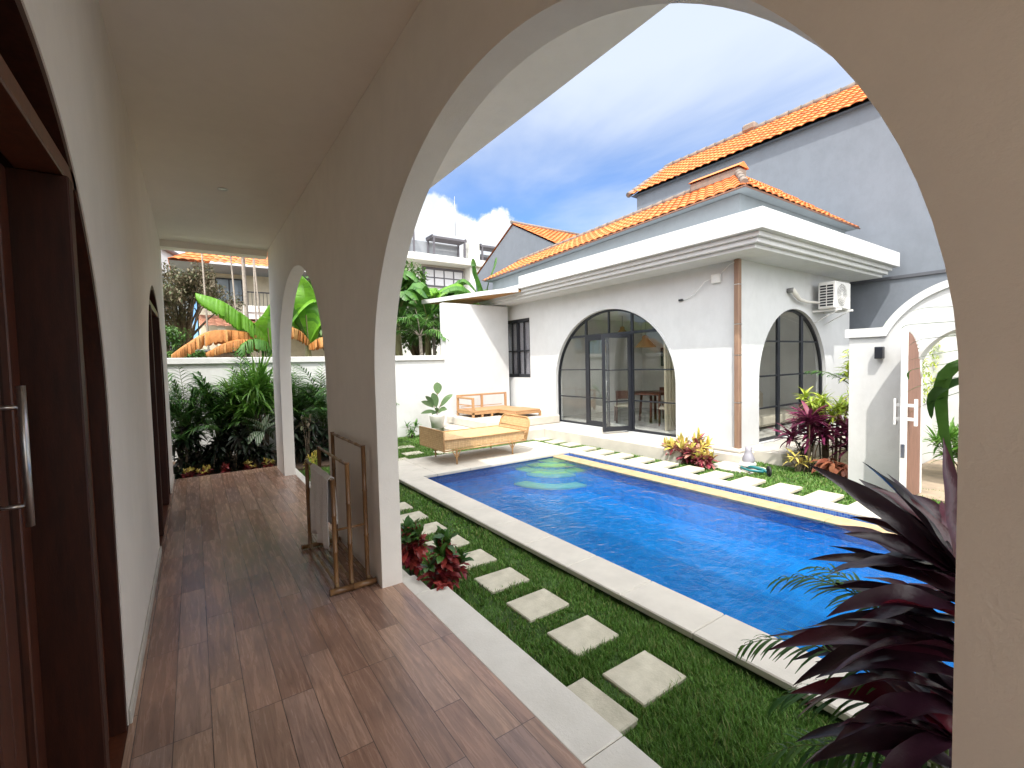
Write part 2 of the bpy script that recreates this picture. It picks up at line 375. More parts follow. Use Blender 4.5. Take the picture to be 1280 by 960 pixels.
# ------------------------------------------------------------------ arched walls
def samples(a0, a1, holes, n=40, extra=()):
    s = {a0, a1, *extra}
    for h in holes:
        if h.get('flat'): s |= {h['c']-h['w'], h['c']+h['w']}
        else:
            for k in range(n+1): s.add(round(h['c'] - h['w']*math.cos(math.pi*k/n), 6))
    return sorted(x for x in s if a0-1e-9 <= x <= a1+1e-9)

def htop(h, a):
    if h.get('flat'): return h['zs']
    u = min(1, abs(a-h['c'])/h['w'])
    return h['zs'] + h['r']*math.sqrt(max(0, 1-u*u))

def arch_wall(axis, c0, c1, a0, a1, z0, z1, holes, mb=None, extra=(), n=40):
    mb = mb or MB()
    fz1 = z1 if callable(z1) else (lambda a: z1)
    fz0 = z0 if callable(z0) else (lambda a: z0)
    P = (lambda c, a, z: (c, a, z)) if axis == 'Y' else (lambda c, a, z: (a, c, z))
    S = samples(a0, a1, holes, n, extra)
    for i in range(len(S)-1):
        p, q = S[i], S[i+1]; m = (p+q)/2
        h = next((h for h in holes if abs(m-h['c']) < h['w']), None)
        segs = []
        if h:
            if h['zb'] > fz0(m)+1e-4: segs.append((fz0(p), fz0(q), h['zb'], h['zb']))
            segs.append((htop(h,p), htop(h,q), fz1(p), fz1(q)))
            mb.quad(P(c0,p,htop(h,p)), P(c1,p,htop(h,p)), P(c1,q,htop(h,q)), P(c0,q,htop(h,q)), not h.get('flat'))
            if h['zb'] > fz0(m)+1e-4: mb.quad(P(c0,p,h['zb']), P(c1,p,h['zb']), P(c1,q,h['zb']), P(c0,q,h['zb']))
        else: segs.append((fz0(p), fz0(q), fz1(p), fz1(q)))
        for (b0, b1, t0, t1) in segs:
            mb.quad(P(c0,p,b0), P(c0,q,b1), P(c0,q,t1), P(c0,p,t0))
            mb.quad(P(c1,p,b0), P(c1,q,b1), P(c1,q,t1), P(c1,p,t0))
        mb.quad(P(c0,p,fz1(p)), P(c1,p,fz1(p)), P(c1,q,fz1(q)), P(c0,q,fz1(q)))
        if not (h and h['zb'] <= fz0(m)+1e-4): mb.quad(P(c0,p,fz0(p)), P(c1,p,fz0(p)), P(c1,q,fz0(q)), P(c0,q,fz0(q)))
    for h in holes:
        for a in (h['c']-h['w'], h['c']+h['w']):
            zt = h['zs']
            if zt > h['zb']: mb.quad(P(c0,a,h['zb']), P(c1,a,h['zb']), P(c1,a,zt), P(c0,a,zt))
    for a in (a0, a1): mb.quad(P(c0,a,fz0(a)), P(c1,a,fz0(a)), P(c1,a,fz1(a)), P(c0,a,fz1(a)))
    return mb

def arch_ring(axis, c0, c1, h, d, mb=None, n=48, bottom=True, grow=0.0):
    """frame following an arched hole, width d inwards"""
    mb = mb or MB()
    P = (lambda c, a, z: (c, a, z)) if axis == 'Y' else (lambda c, a, z: (a, c, z))
    def path(k):
        w, r = h['w']-k, h['r']-k
        L = [(h['c']-w, h['zb'])]
        for i in range(n+1):
            t = math.pi*i/n; L.append((h['c']-w*math.cos(t), h['zs']+r*math.sin(t)))
        L.append((h['c']+w, h['zb'])); return L
    A, B = path(-grow), path(d)
    for i in range(len(A)-1):
        a, b, c, e = A[i], A[i+1], B[i+1], B[i]
        sm = 0 < i < len(A)-2
        mb.quad(P(c0,*a), P(c0,*b), P(c0,*c), P(c0,*e)); mb.quad(P(c1,*a), P(c1,*b), P(c1,*c), P(c1,*e))
        mb.quad(P(c0,*e), P(c0,*c), P(c1,*c), P(c1,*e), sm); mb.quad(P(c0,*a), P(c0,*b), P(c1,*b), P(c1,*a), sm)
    if bottom:
        lo = (h['c']-h['w']+d, h['c']+h['w']-d)
        if axis == 'Y': mb.box(c0, c1, lo[0], lo[1], h['zb'], h['zb']+d)
        else: mb.box(lo[0], lo[1], c0, c1, h['zb'], h['zb']+d)
    return mb

def arch_glass(axis, c, h, k, mb=None, n=48):
    mb = mb or MB(); P = (lambda a, z: (c, a, z)) if axis == 'Y' else (lambda a, z: (a, c, z))
    w, r = h['w']-k, h['r']-k
    pts = [P(h['c']-w, h['zb']+k)] + [P(h['c']-w*math.cos(math.pi*i/n), h['zs']+r*math.sin(math.pi*i/n)) for i in range(n+1)] + [P(h['c']+w, h['zb']+k)]
    mb.poly(pts); return mb

def abox(mb, axis, c0, c1, a0, a1, z0, z1, bev=.004):
    return mb.box(c0,c1,a0,a1,z0,z1,bev) if axis == 'Y' else mb.box(a0,a1,c0,c1,z0,z1,bev)

# ------------------------------------------------------------------ setting
PX0, PX1, PY0, PY1 = 2.98, 5.70, -3.2, 6.90       # water rectangle
HX1 = 6.12                                        # gutter outer face
ZL = -.17                                         # lawn level
def holed(mb, x0, x1, y0, y1, hx0, hx1, hy0, hy1, z):
    for a in ((x0,x1,y0,hy0),(x0,x1,hy1,y1),(x0,hx0,hy0,hy1),(hx1,x1,hy0,hy1)):
        mb.quad((a[0],a[2],z),(a[1],a[2],z),(a[1],a[3],z),(a[0],a[3],z))
    return mb
tag(holed(MB(), -300, 300, -300, 400, 2.7, 6.2, PY0-.2, 7.1, ZL-.02).build('ground', GROUND), 'dry earth ground reaching far beyond the garden walls', kind='structure')
tag(holed(MB(), 1.2, 8.3, -4, 11.56, 2.7, 6.2, PY0-.2, 7.1, ZL).build('lawn', TURF), 'green lawn round the swimming pool', kind='structure')
tag(MB().box(-.6, 2.95, 9.02, 11.5, -.18, -.12).build('planting_bed', SOIL), 'dark soil bed at the end of the veranda', kind='structure')
# veranda floor with its white curb
tag(MB().box(-.33, 1.28, -6, 8.95, -.2, 0.0).build('veranda_floor', FLOOR), 'brown wood look plank floor of the veranda', kind='structure')
mb = MB()
for y0, y1 in ((-6,-2.1),(-2.096,-.3),(-.296,1.4),(1.404,3.2)): mb.box(1.284, 1.545, y0, y1, -.2, -.006, .006)
mb.box(1.284, 1.42, 3.204, 3.52, -.2, -.008, .006); mb.box(1.284, 1.40, 3.524, 9.0, -.2, -.03, .006)
tag(mb.build('veranda_kerb', KERB), 'pale stone kerb along the veranda floor', kind='structure')
# pool shell
mb = MB()
Zb = -.62
mb.quad((PX0,PY0,Zb),(PX1,PY0,Zb),(PX1,PY1,Zb),(PX0,PY1,Zb))
mb.quad((PX0,PY0,Zb),(PX0,PY1,Zb),(PX0,PY1,-.131),(PX0,PY0,-.131)); mb.quad((PX1,PY0,Zb),(PX1,PY1,Zb),(PX1,PY1,-.19),(PX1,PY0,-.19))
mb.quad((PX0,PY0,Zb),(PX1,PY0,Zb),(PX1,PY0,-.131),(PX0,PY0,-.131)); mb.quad((PX0,PY1,Zb),(PX1,PY1,Zb),(PX1,PY1,-.131),(PX0,PY1,-.131))
NAVY = m_tiles('navy_shade_mosaic', .05, (.004,.05,.22), (.01,.08,.30), (.02,.09,.25))  # dark band added to subdue sunlight on the wall tops
mw = MB(); e_=.002; zb_=-.27; zt_=-.1305
mw.quad((PX0+e_,PY0,zb_),(PX0+e_,PY1,zb_),(PX0+e_,PY1,zt_),(PX0+e_,PY0,zt_)); mw.quad((PX0,PY1-e_,zb_),(PX1,PY1-e_,zb_),(PX1,PY1-e_,zt_),(PX0,PY1-e_,zt_)); mw.quad((PX1-e_,PY0,zb_),(PX1-e_,PY1,zb_),(PX1-e_,PY1,-.16),(PX1-e_,PY0,-.16))
tag(mw.build('wall_shade_band', NAVY), 'added navy band darkening the sunlit tops of the pool walls', kind='structure')
tag(mb.build('pool_basin', MOSAIC), 'blue mosaic basin of the swimming pool', kind='structure')
def quarter(mb, cx, cy, r0, r1, z0, z1, n=20):
    for i in range(n):
        t0, t1 = math.pi + math.pi/2*i/n, math.pi + math.pi/2*(i+1)/n
        p = lambda r, t, z: (cx+r*math.cos(t), cy+r*math.sin(t), z)
        mb.quad(p(r0,t0,z1),p(r1,t0,z1),p(r1,t1,z1),p(r0,t1,z1)); mb.quad(p(r1,t0,z0),p(r1,t0,z1),p(r1,t1,z1),p(r1,t1,z0), True)
mb = MB(); my = MB()
for r, z in ((.36,-.22),(.64,-.36),(.92,-.50)):
    quarter(mb, PX1-.004, PY1-.004, 0, r, Zb+.002, z-.03); quarter(my, PX1-.006, PY1-.006, 0, r+.012, z-.028, z)
tag(mb.build('pool_steps', MOSAIC), 'submerged quarter round steps in the pool corner', kind='structure')
tag(my.build('step_treads', STONE_Y), 'yellow stone treads of the submerged pool steps', kind='structure')
mb = MB()
for i in range(17):
    y0 = PY0 + i*.6; mb.box(PX1, 5.975, y0+.002, min(y0+.598, PY1), -.30, -.126, .008)
tag(mb.build('overflow_edge', mat('beige_sandstone', (.45,.34,.20), (.33,.235,.125), .6, 8, .2, 60)), 'yellow sandstone overflow edge along the far side of the pool', kind='structure')
mb = MB(); mb.quad((5.975,PY0,-.30),(HX1,PY0,-.30),(HX1,PY1,-.30),(5.975,PY1,-.30)); mb.quad((HX1,PY0,-.30),(HX1,PY1,-.30),(HX1,PY1,-.12),(HX1,PY0,-.12))
mb.quad((5.975,PY1,-.30),(HX1,PY1,-.30),(HX1,PY1,-.12),(5.975,PY1,-.12)); 
tag(mb.build('pool_gutter', MOSAIC2), 'blue mosaic overflow gutter beside the yellow edge', kind='structure')
mb = MB(); mb.quad((PX0+.001,PY0+.001,-.138),(PX1-.001,PY0+.001,-.138),(PX1-.001,PY1-.001,-.138),(PX0+.001,PY1-.001,-.138))
tag(mb.build('pool_water', WATER), 'rippled blue water of the swimming pool', kind='structure')
mb = MB(); mb.quad((5.977,PY0,-.235),(HX1-.002,PY0,-.235),(HX1-.002,PY1,-.235),(5.977,PY1,-.235))
tag(mb.build('gutter_water', WATER), 'water in the overflow gutter', kind='structure')
mb = MB()
y = PY0
while y < PY1:
    y2 = min(y+.62, PY1); mb.box(2.60, PX0, y+.0015, y2-.0015, -.13, -.08, .008); mb.box(HX1, 6.37, y+.0015, y2-.0015, -.13, -.09, .008); y = y2
x = 2.60
while x < 6.37-.01:
    x2 = min(x+.63, 6.37)
    for k in range(3): mb.box(x+.0015, x2-.0015, PY1+.48*k+.0015, PY1+.48*(k+1)-.0015, -.13, -.082, .006)
    x = x2
tag(mb.build('pool_coping', STONE_W), 'pale stone coping and deck round the pool', kind='structure')
mb = MB(); mb.box(2.66, 2.70, PY0, 7.0, -.30, -.131); mb.box(2.70,2.98,PY0,PY1,-.5,-.131); mb.box(HX1+.002,6.3,PY0,PY1,-.3,-.131); mb.box(2.7,6.3,PY1+.002,7.2,-.4,-.131)
tag(mb.build('pool_foundation', mat('gap_shade_concrete', (.10,.09,.08), None, .9, 9, .5, 50)), 'concrete under the coping with its shadow gap painted dark', kind='structure')  # concrete coloured dark to give the coping its shadow gap
# terraces (raised pale plinths along the pool house)
mb = MB()
mb.box(7.10, 8.055, 5.02, 8.9, -.2, .085, .02); mb.box(5.3, 8.055, 8.9, 11.55, -.2, .085, .02)
mb.box(5.75, 8.055, 9.42, 11.54, .086, .30, .02)
mb.box(8.22, 13.2, 3.82, 4.46, -.2, .06, .02)
tag(mb.build('terrace', STONE_W), 'raised pale stone terrace at the foot of the pool house', kind='structure')
tag(MB().box(7.66, 14, -.2, 2.4, -.19, -.145).build('path', mat('sandy_path', (.36,.28,.20), (.24,.19,.14), .95, 5, .5, 40)), 'sandy path behind the arched gate', kind='structure')

# stepping stones
def stone(x0, x1, y0, y1, zt, label, grp, rz=0):
    cx, cy = (x0+x1)/2, (y0+y1)/2
    mb = MB(); M = Matrix.Translation((cx,cy,0)) @ Matrix.Rotation(rz,4,'Z') @ Matrix.Translation((-cx,-cy,0))
    mb.box(x0,x1,y0,y1,zt-.045,zt,.007,M)
    tag(mb.build('stepping_stone', STONE, origin=(cx,cy,zt-.045)), label, 'paving stone', grp)
near = [(1.59,1.90),(2.11,2.42),(2.61,2.92),(3.12,3.42),(3.63,3.94),(4.14,4.44),(4.66,4.96),(5.16,5.46),(5.66,5.96),(6.16,6.46)]
ordn = ['nearest','second','third','fourth','fifth','sixth','seventh','eighth','ninth','tenth']
for i, (a, b) in enumerate(near):
    w = 'square cream stepping stone in the shaded lawn, %s in the row from the camera' % ordn[i]
    if i == 4: w = 'cream stepping stone in the lawn just right of the red croton, fifth in the row'
    stone(1.91,2.295,a,b,-.147,w,'stepping stones in the lawn along the veranda', R(rnd.uniform(-1,1)))
stone(1.40,1.80,1.53,1.93,-.135,'cream stepping stone tucked against the veranda kerb, out of line with the row','stepping stones in the lawn along the veranda', R(1))
for i in range(19):
    e = 7.18-.4955*i
    n = i+1
    words = ['first','second','third','fourth','fifth','sixth','seventh','eighth','ninth','tenth']
    if i < 10: w = 'sunlit cream stepping stone beyond the pool coping, %s from the far left corner' % words[i]
    else: w = 'cream stepping stone beyond the pool, hidden behind the burgundy plant'
    if e < .3: break
    stone(6.374,6.875,e-.30,e,-.10,w,'stepping stones along the far coping')
for i, (x, y) in enumerate(((6.75,7.70),(6.72,8.22),(6.72,8.75))):
    stone(x,x+.42,y-.1,y+.22,-.145,'small cream stone in the grass corner beside the terrace, %s of three' % ('nearest','middle','farthest')[i],'stones between deck and terrace')
for i, (x, y) in enumerate(((3.05,8.55),(3.55,9.05),(3.1,9.75),(3.7,9.9),(4.15,8.75))):
    stone(x,x+.40,y,y+.30,-.145,'pale stone in the grass left of the daybed, %s from the deck' % words[i],'stones behind the daybed')
for i, y in enumerate((1.05,.55)):
    stone(7.8+i*.5,8.4+i*.5,y,y+.4,-.13,('pale slab','second pale slab')[i]+' on the sandy path behind the gate','slabs behind the gate')

# grass blades
def grass(name, regs, dens, hmin, hmax, label, w=.006):
    mb = MB()
    for (x0,x1,y0,y1,skip) in regs:
        n = int((x1-x0)*(y1-y0)*dens)
        for _ in range(n):
            x, y = rnd.uniform(x0,x1), rnd.uniform(y0,y1)
            if any(a<x<b and c<y<d for a,b,c,d in skip): continue
            k = .75+.5*mnoise.noise((x*2.2,y*2.2,0))
            if mnoise.noise((x*3.1+9,y*3.1,4)) + .5*mnoise.noise((x*11,y*11,1)) < -.34 and rnd.random() < .75: continue
            if any(a-.028<x<b+.028 and c-.028<y<d+.028 for a,b,c,d in skip) and rnd.random() < .82: continue
            h = rnd.uniform(hmin,hmax)*k; t = rnd.uniform(0,6.283); l = rnd.uniform(.2,.9)*h
            dx, dy = math.cos(t), math.sin(t); ww = w*rnd.uniform(.7,1.3)
            px, py = -dy*ww, dx*ww
            a=(x-px,y-py,ZL); b=(x+px,y+py,ZL); c=(x+dx*l*.35+px*.8,y+dy*l*.35+py*.8,ZL+h*.6); d=(x+dx*l*.35-px*.8,y+dy*l*.35-py*.8,ZL+h*.6); e=(x+dx*l,y+dy*l,ZL+h)
            n0=len(mb.v); mb.v += [a,b,c,d,e]; mb.f += [(n0,n0+1,n0+2,n0+3),(n0+3,n0+2,n0+4)]; mb.sm += [True,True]
    return tag(mb.build(name, GBLADE), label, kind='stuff')
sk = [(1.92,2.285,a+.01,b-.01) for a,b in near]+[(1.41,1.79,1.54,1.92)]
grass('grass', [(1.55,2.60,.2,2.2,sk),], 22000, .018, .058, 'short green lawn grass', .0026)
grass('grass', [(1.55,2.60,2.2,4.2,sk)], 10000, .02, .052, 'short green lawn grass', .0038)
grass('grass', [(1.45,2.60,4.2,9.0,sk),(2.6,5.3,8.36,11.5,[])], 2600, .03, .06, 'short green lawn grass', .007)
grass('grass', [(6.38,8.2,1.0,8.9,[(6.37,6.88,7.18-.4955*i-.30,7.18-.4955*i) for i in range(14)]+[(6.7,7.2,7.5,9)]+[(7.1,8.2,5,9)])], 2600, .025, .055, 'short sunlit lawn grass beyond the pool', .007)

# ------------------------------------------------------------------ villa (the veranda the camera stands in)
villa = thing('villa', (.5, 4, 0), 'white plastered villa with an arched veranda and wooden arched doors', 'villa')
XI, XO = 1.12, 1.28
H1 = dict(c=1.825, w=1.605, zb=0.0, zs=1.62, r=1.44)
H2 = dict(c=6.50, w=1.52, zb=0.0, zs=1.58, r=1.42)
o = arch_wall('Y', XI, XO, -3.2, 8.78, 0.0, 3.72, [H1,H2], n=56).build('arcade_wall', WHITE2, villa); fix_normals(o)  # unseen length behind the camera left solid and open-ended to bounce sunlight in
LD = [dict(c=1.555, w=1.285, zb=0, zs=1.52, r=1.20), dict(c=6.67, w=1.285, zb=0, zs=1.50, r=1.17)]
o = arch_wall('Y', -.58, -.33, -3.2, 9.05, 0.0, 3.72, LD, n=56).build('house_wall', WHITE2, villa); fix_normals(o)
MB().box(-6, 1.118, -3.2, 9.15, 3.70, 3.82).build('ceiling', CEIL, villa)
MB().box(-.33, 1.12, 8.80, 9.05, 3.60, 3.71).build('beam', WHITE2, villa)
mb = MB(); mb.box(1.282, 2.25, -3.2, 9.15, 3.70, 3.86, .004); mb.box(2.25, 2.32, -3.2, 9.22, 3.72, 3.98, .004); mb.box(-6,2.25,9.15,9.22,3.76,3.98,.004)
mb.build('eaves', WHITE2, villa)
mb = MB(); mb.quad((2.32,-3.2,3.98),(2.32,9.22,3.98),(-2,6,5.4),(-2,-3.2,5.4)); mb.quad((2.32,9.22,3.98),(-6,9.22,3.98),(-6,6,5.4),(-2,6,5.4))
mb.build('roof', TERRA, villa)
for (a, b) in ((2.842,5.383),(7.957,9.05),(-3.2,.268)):
    MB().box(-.329, -.316, a, b, 0.001, .07, .003).build('skirting', STONE_W, villa)
# rooms behind the doors: dim interior
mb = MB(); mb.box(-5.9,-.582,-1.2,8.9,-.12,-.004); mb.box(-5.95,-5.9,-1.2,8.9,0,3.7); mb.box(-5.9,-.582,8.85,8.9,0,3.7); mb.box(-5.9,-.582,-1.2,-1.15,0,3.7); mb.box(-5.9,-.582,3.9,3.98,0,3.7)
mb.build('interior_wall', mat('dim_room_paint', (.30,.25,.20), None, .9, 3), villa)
def villa_door(h, first):
    d = arch_ring('Y', -.575, -.335, h, .045, bottom=False).build('door_frame', DWOOD, villa); fix_normals(d)
    c = h['c']
    for yy in (c+.645, c-.72): MB().box(-.52,-.325, yy, yy+.075, .0, 2.385, .005).build('post', DWOOD, d)
    MB().box(-.46,-.335, c-.85, c+.85, 2.386, 2.45, .005).build('transom', RWOOD, d)
    arch_glass('Y', -.42, h, .04).build('fanlight', DGLASS, d) if False else None
    # fixed side lights
    for (a, b) in ((c+.722, c+1.235),(c-1.235, c-.722)):
        f = MB()
        for y0, y1 in ((a,a+.06),(b-.06,b)): f.box(-.435,-.395,y0,y1,.0,2.0,.004)
        f.box(-.435,-.395,a+.06,b-.06,.0,.12,.004); 
        s = f.build('side_light', RWOOD, d)
        MB().box(-.418,-.412,a+.06,b-.06,.12,2.2).build('pane', DGLASS, s)
    # two leaves
    for s, (a, b) in ((1,(c-.643,c-.303)),(-1,(c-.297,c+.343)),(1,(c+.349,c+.643))):
        f = MB()
        f.box(-.52,-.475,a,a+.095,.01,2.38,.004); f.box(-.52,-.475,b-.095,b,.01,2.38,.004)
        f.box(-.519,-.476,a+.095,b-.095,.01,.18,.004); f.box(-.519,-.476,a+.095,b-.095,2.26,2.38,.004)
        lf = f.build('door_leaf', FWOOD, villa)
        MB().box(-.50,-.494,a+.095,b-.095,.18,2.26).build('pane', DGLASS, lf)
        if s == -1:
            yy = b-.05
            hb = MB(); hb.tube([(-.40,yy,1.27),(-.40,yy,1.67)], .010, 10); hb.tube([(-.476,yy,1.33),(-.40,yy,1.33)], .006, 8); hb.tube([(-.476,yy,1.61),(-.40,yy,1.61)], .006, 8)
            hb.build('handle', STEEL, lf)
villa_door(LD[0], True); villa_door(LD[1], False)
for h_ in LD:
    MB().box(-.581, -.331, h_['c']-h_['w']+.001, h_['c']+h_['w']-.001, -.15, -.003).build('threshold', RWOOD, villa)
for i, (x, y) in enumerate(((.36,6.05),(.36,2.2),(.36,-1.4))):
    t = thing('ceiling_light', (x,y,3.70), ('small round recessed spotlight in the veranda ceiling','recessed spotlight in the ceiling above the camera','recessed spotlight in the ceiling behind the camera')[i], 'ceiling light', 'veranda ceiling spotlights')
    MB().lathe((x,y,3.70), [(.052,-.001),(.052,-.006),(.040,-.008),(.036,-.002),(.03,-.0005)], 24).build('trim_ring', WHITEM, t)
    MB().lathe((x,y,3.70), [(.034,-.002),(.02,-.004),(.0001,-.004)], 20).build('bulb', STEEL, t)

# ------------------------------------------------------------------ pool house
XF, YS = 8.06, 4.47
house = thing('pool_house', (10.3, 8, 0), 'white single storey pool house with arched glazing and orange tiled roof', 'house')
A1 = dict(c=7.68, w=1.88, zb=.10, zs=1.20, r=1.72)
W1 = dict(c=11.36, w=.66, zb=1.28, zs=3.02, r=0, flat=True)
A2 = dict(c=10.19, w=1.45, zb=.08, zs=1.25, r=1.43)
WALLM = plaster('pool_house_plaster', (.58,.59,.60), .04)
o = arch_wall('Y', XF, XF+.2, YS, 13.2, -.2, 3.46, [A1,W1]).build('facade_wall', WALLM, house); fix_normals(o)
o = arch_wall('X', YS, YS+.2, XF+.2, 12.9, -.2, 3.46, [A2]).build('side_wall', WALLM, house); fix_normals(o)
mb = MB(); mb.box(12.7,12.9,YS+.2,13.2,-.2,3.46); mb.box(XF+.2,12.7,13.0,13.2,-.2,3.46); mb.build('rear_wall', WALLM, house)
# interior
MB().box(XF+.2,12.7,YS+.2,13,-.1,.09).build('interior_floor', INFLOOR, house)
INW = mat('interior_paint', (.82,.81,.78), None, .9, 2)
mb = MB(); mb.box(12.6,12.7,YS+.2,13,.09,3.0); mb.box(XF+.2,12.6,10.4,10.5,.09,3.0); mb.box(XF+.2,12.7,YS+.2,13,3.0,3.1); mb.build('interior_wall', INW, house)
# cornice: stepped fascia
mb = MB()
def ring(o0, o1, z0, z1, yend=12.3):
    # L-shaped band: along facade (x) and along side (y)
    X, Y = XF-o1, YS-o1; Xi, Yi = XF-o0, YS-o0
    mb.box(X, Xi, Yi, yend, z0, z1, .004); mb.box(X, 13.0, Y, Yi, z0, z1, .004)
mb.box(XF-.62, 13.0, YS-.60, 12.3, 3.455, 3.52, .006)
mb.box(XF-.70, 13.08, YS-.68, 12.35, 3.52, 3.60, .006)
mb.box(XF-.76, 13.14, YS-.74, 12.4, 3.60, 3.68, .006)
mb.box(XF-.86, 13.26, YS-.84, 10.0, 3.681, 4.00, .006); mb.box(XF-.2, 13.26, 10.0, 12.84, 3.684, 3.98, .006)
mb.build('cornice', WALLM, house)
# small plinth mouldings at the corner and recess
mb = MB(); mb.box(7.78,8.058,4.28,5.0,-.2,.02,.03); mb.box(7.84,8.058,4.34,5.0,.02,.085,.02); mb.box(8.06,8.7,4.28,4.468,-.2,.02,.02); mb.box(8.06,8.7,4.34,4.468,.02,.085,.02); mb.box(7.25,7.78,3.85,4.6,-.2,-.13,.02)
mb.build('plinth', STONE_W, house)
# steel glazing
def glazing(axis, c, h, vert, horiz, name, door=None):
    f = arch_ring(axis, c-.03, c+.03, h, .045).build(name, BLACKM, house); fix_normals(f)
    m = MB()
    for a, z0, z1, w in vert: abox(m, axis, c-.025, c+.025, a-w, a+w, z0, min(z1, htop(h,a)-.02), .003)
    for z, a0, a1, w in horiz:
        u = math.sqrt(max(0,1-((z-h['zs'])/h['r'])**2))*h['w'] if z > h['zs'] else h['w']
        abox(m, axis, c-.022, c+.022, max(a0,h['c']-u+.02), min(a1,h['c']+u-.02), z-w, z+w, .003)
    m.build('glazing_bar', BLACKM, f)
    return f
f1 = glazing('Y', XF+.10, A1, [(8.47,.14,3,.03),(7.0,.14,3,.03),(7.70,2.36,3,.018)], [(2.34,0,20,.03),(1.50,8.5,20,.014),(.80,8.5,20,.014),(1.50,0,6.97,.014),(.80,0,6.97,.014)], 'arched_window')
mb = MB(); arch_glass('Y', XF+.10, A1, .02, mb); 
# cut: glass everywhere except the open doorway -> build as strips
mb = MB()
S = samples(A1['c']-A1['w']+.02, A1['c']+A1['w']-.02, [A1], 40, (7.0,7.735,8.47))
for p, q in zip(S[:-1], S[1:]):
    z0 = 2.34 if 7.0 <= (p+q)/2 <= 7.735 else .12
    a, b = max(z0,htop(A1,p)-.02), max(z0,htop(A1,q)-.02)
    mb.quad((XF+.10,p,z0),(XF+.10,q,z0),(XF+.10,q,b),(XF+.10,p,a))
mb.build('pane', GLASS, f1)
def leaf(M, parent):
    m = MB(); W, H = .72, 2.18; z = .13
    for a, b in ((0,.07),(W-.07,W)): m.box(a,b,-.022,.022,z,z+H,.003,M)
    m.box(.07,W-.07,-.022,.022,z,z+.1,.003,M); m.box(.07,W-.07,-.022,.022,z+H-.09,z+H,.003,M)
    for zz in (.80,1.50): m.box(.07,W-.07,-.015,.015,zz-.013,zz+.013,.002,M)
    d = m.build('door_leaf', BLACKM, parent)
    MB().box(.07,W-.07,-.003,.003,z+.1,z+H-.09,0,M).build('pane', GLASS, d)
    hb = MB(); hb.tube([M@Vector((W-.035,-.06,.95)),M@Vector((W-.035,-.06,1.25))],.009,8); hb.tube([M@Vector((W-.035,-.02,.98)),M@Vector((W-.035,-.06,.98))],.006,8); hb.tube([M@Vector((W-.035,-.02,1.22)),M@Vector((W-.035,-.06,1.22))],.006,8)
    hb.build('handle', STEEL, d)
leaf(Matrix.Translation((XF+.10,8.44,0)) @ Matrix.Rotation(R(-90),4,'Z'), house)
leaf(Matrix.Translation((XF+.07,7.03,0)) @ Matrix.Rotation(R(163),4,'Z'), house)
f2 = glazing('X', YS+.10, A2, [(9.66,.12,3,.045),(10.66,.12,3,.045)], [(2.02,0,20,.016),(1.34,0,20,.016),(.72,0,20,.016)], 'arched_window')
arch_glass('X', YS+.10, A2, .02).build('pane', GLASS, f2)
# reveal trims (thin white line round the arches)
o = arch_ring('Y', XF-.012, XF+.005, dict(A1,w=A1['w']+.05,r=A1['r']+.05,zb=.086), .045, bottom=False).build('arch_trim', WALLM, house); fix_normals(o)
# small barred window
m = MB(); x0, x1 = XF+.03, XF+.10
for a, b in ((10.70,10.77),(11.95,12.02),(11.32,11.40)): m.box(x0,x1,a,b,1.28,3.02,.003)
m.box(x0,x1,10.77,11.95,1.28,1.38,.003); m.box(x0,x1,10.77,11.95,2.92,3.02,.003)
w = m.build('window', DWOOD if False else BLACKM, house)
m = MB()
for a in (11.05,11.66): m.box(x0+.01,x0+.04,a-.022,a+.022,1.38,2.92,.003)
m.box(x0+.01,x0+.04,10.77,11.95,2.05,2.09,.002); m.build('bar', BLACKM, w)
MB().box(XF+.075,XF+.08,10.77,11.95,1.38,2.92).build('pane', glassmat('frosted_pane',(.80,.80,.82),1.0), w)
mb = MB(); mb.box(XF+.11,XF+.12,10.70,12.02,1.29,3.01); mb.build('curtain', mat('grey_curtain', (.62,.62,.64), (.50,.50,.52), .9, 6, stretch=(1,8,.3)), w)
# copper downpipe at the corner
mb = MB(); mb.box(XF-.11,XF-.012,YS-.05,YS+.045,.03,3.45,.012)
dp = mb.build('downpipe', COPPER, house)
for z in (.9,1.75,2.3,3.0): MB().box(XF-.114,XF-.008,YS-.054,YS+.049,z,z+.014,.003).build('joint', STEEL, dp)
GREYP = plaster('parapet_grey', (.24,.275,.30), .05)
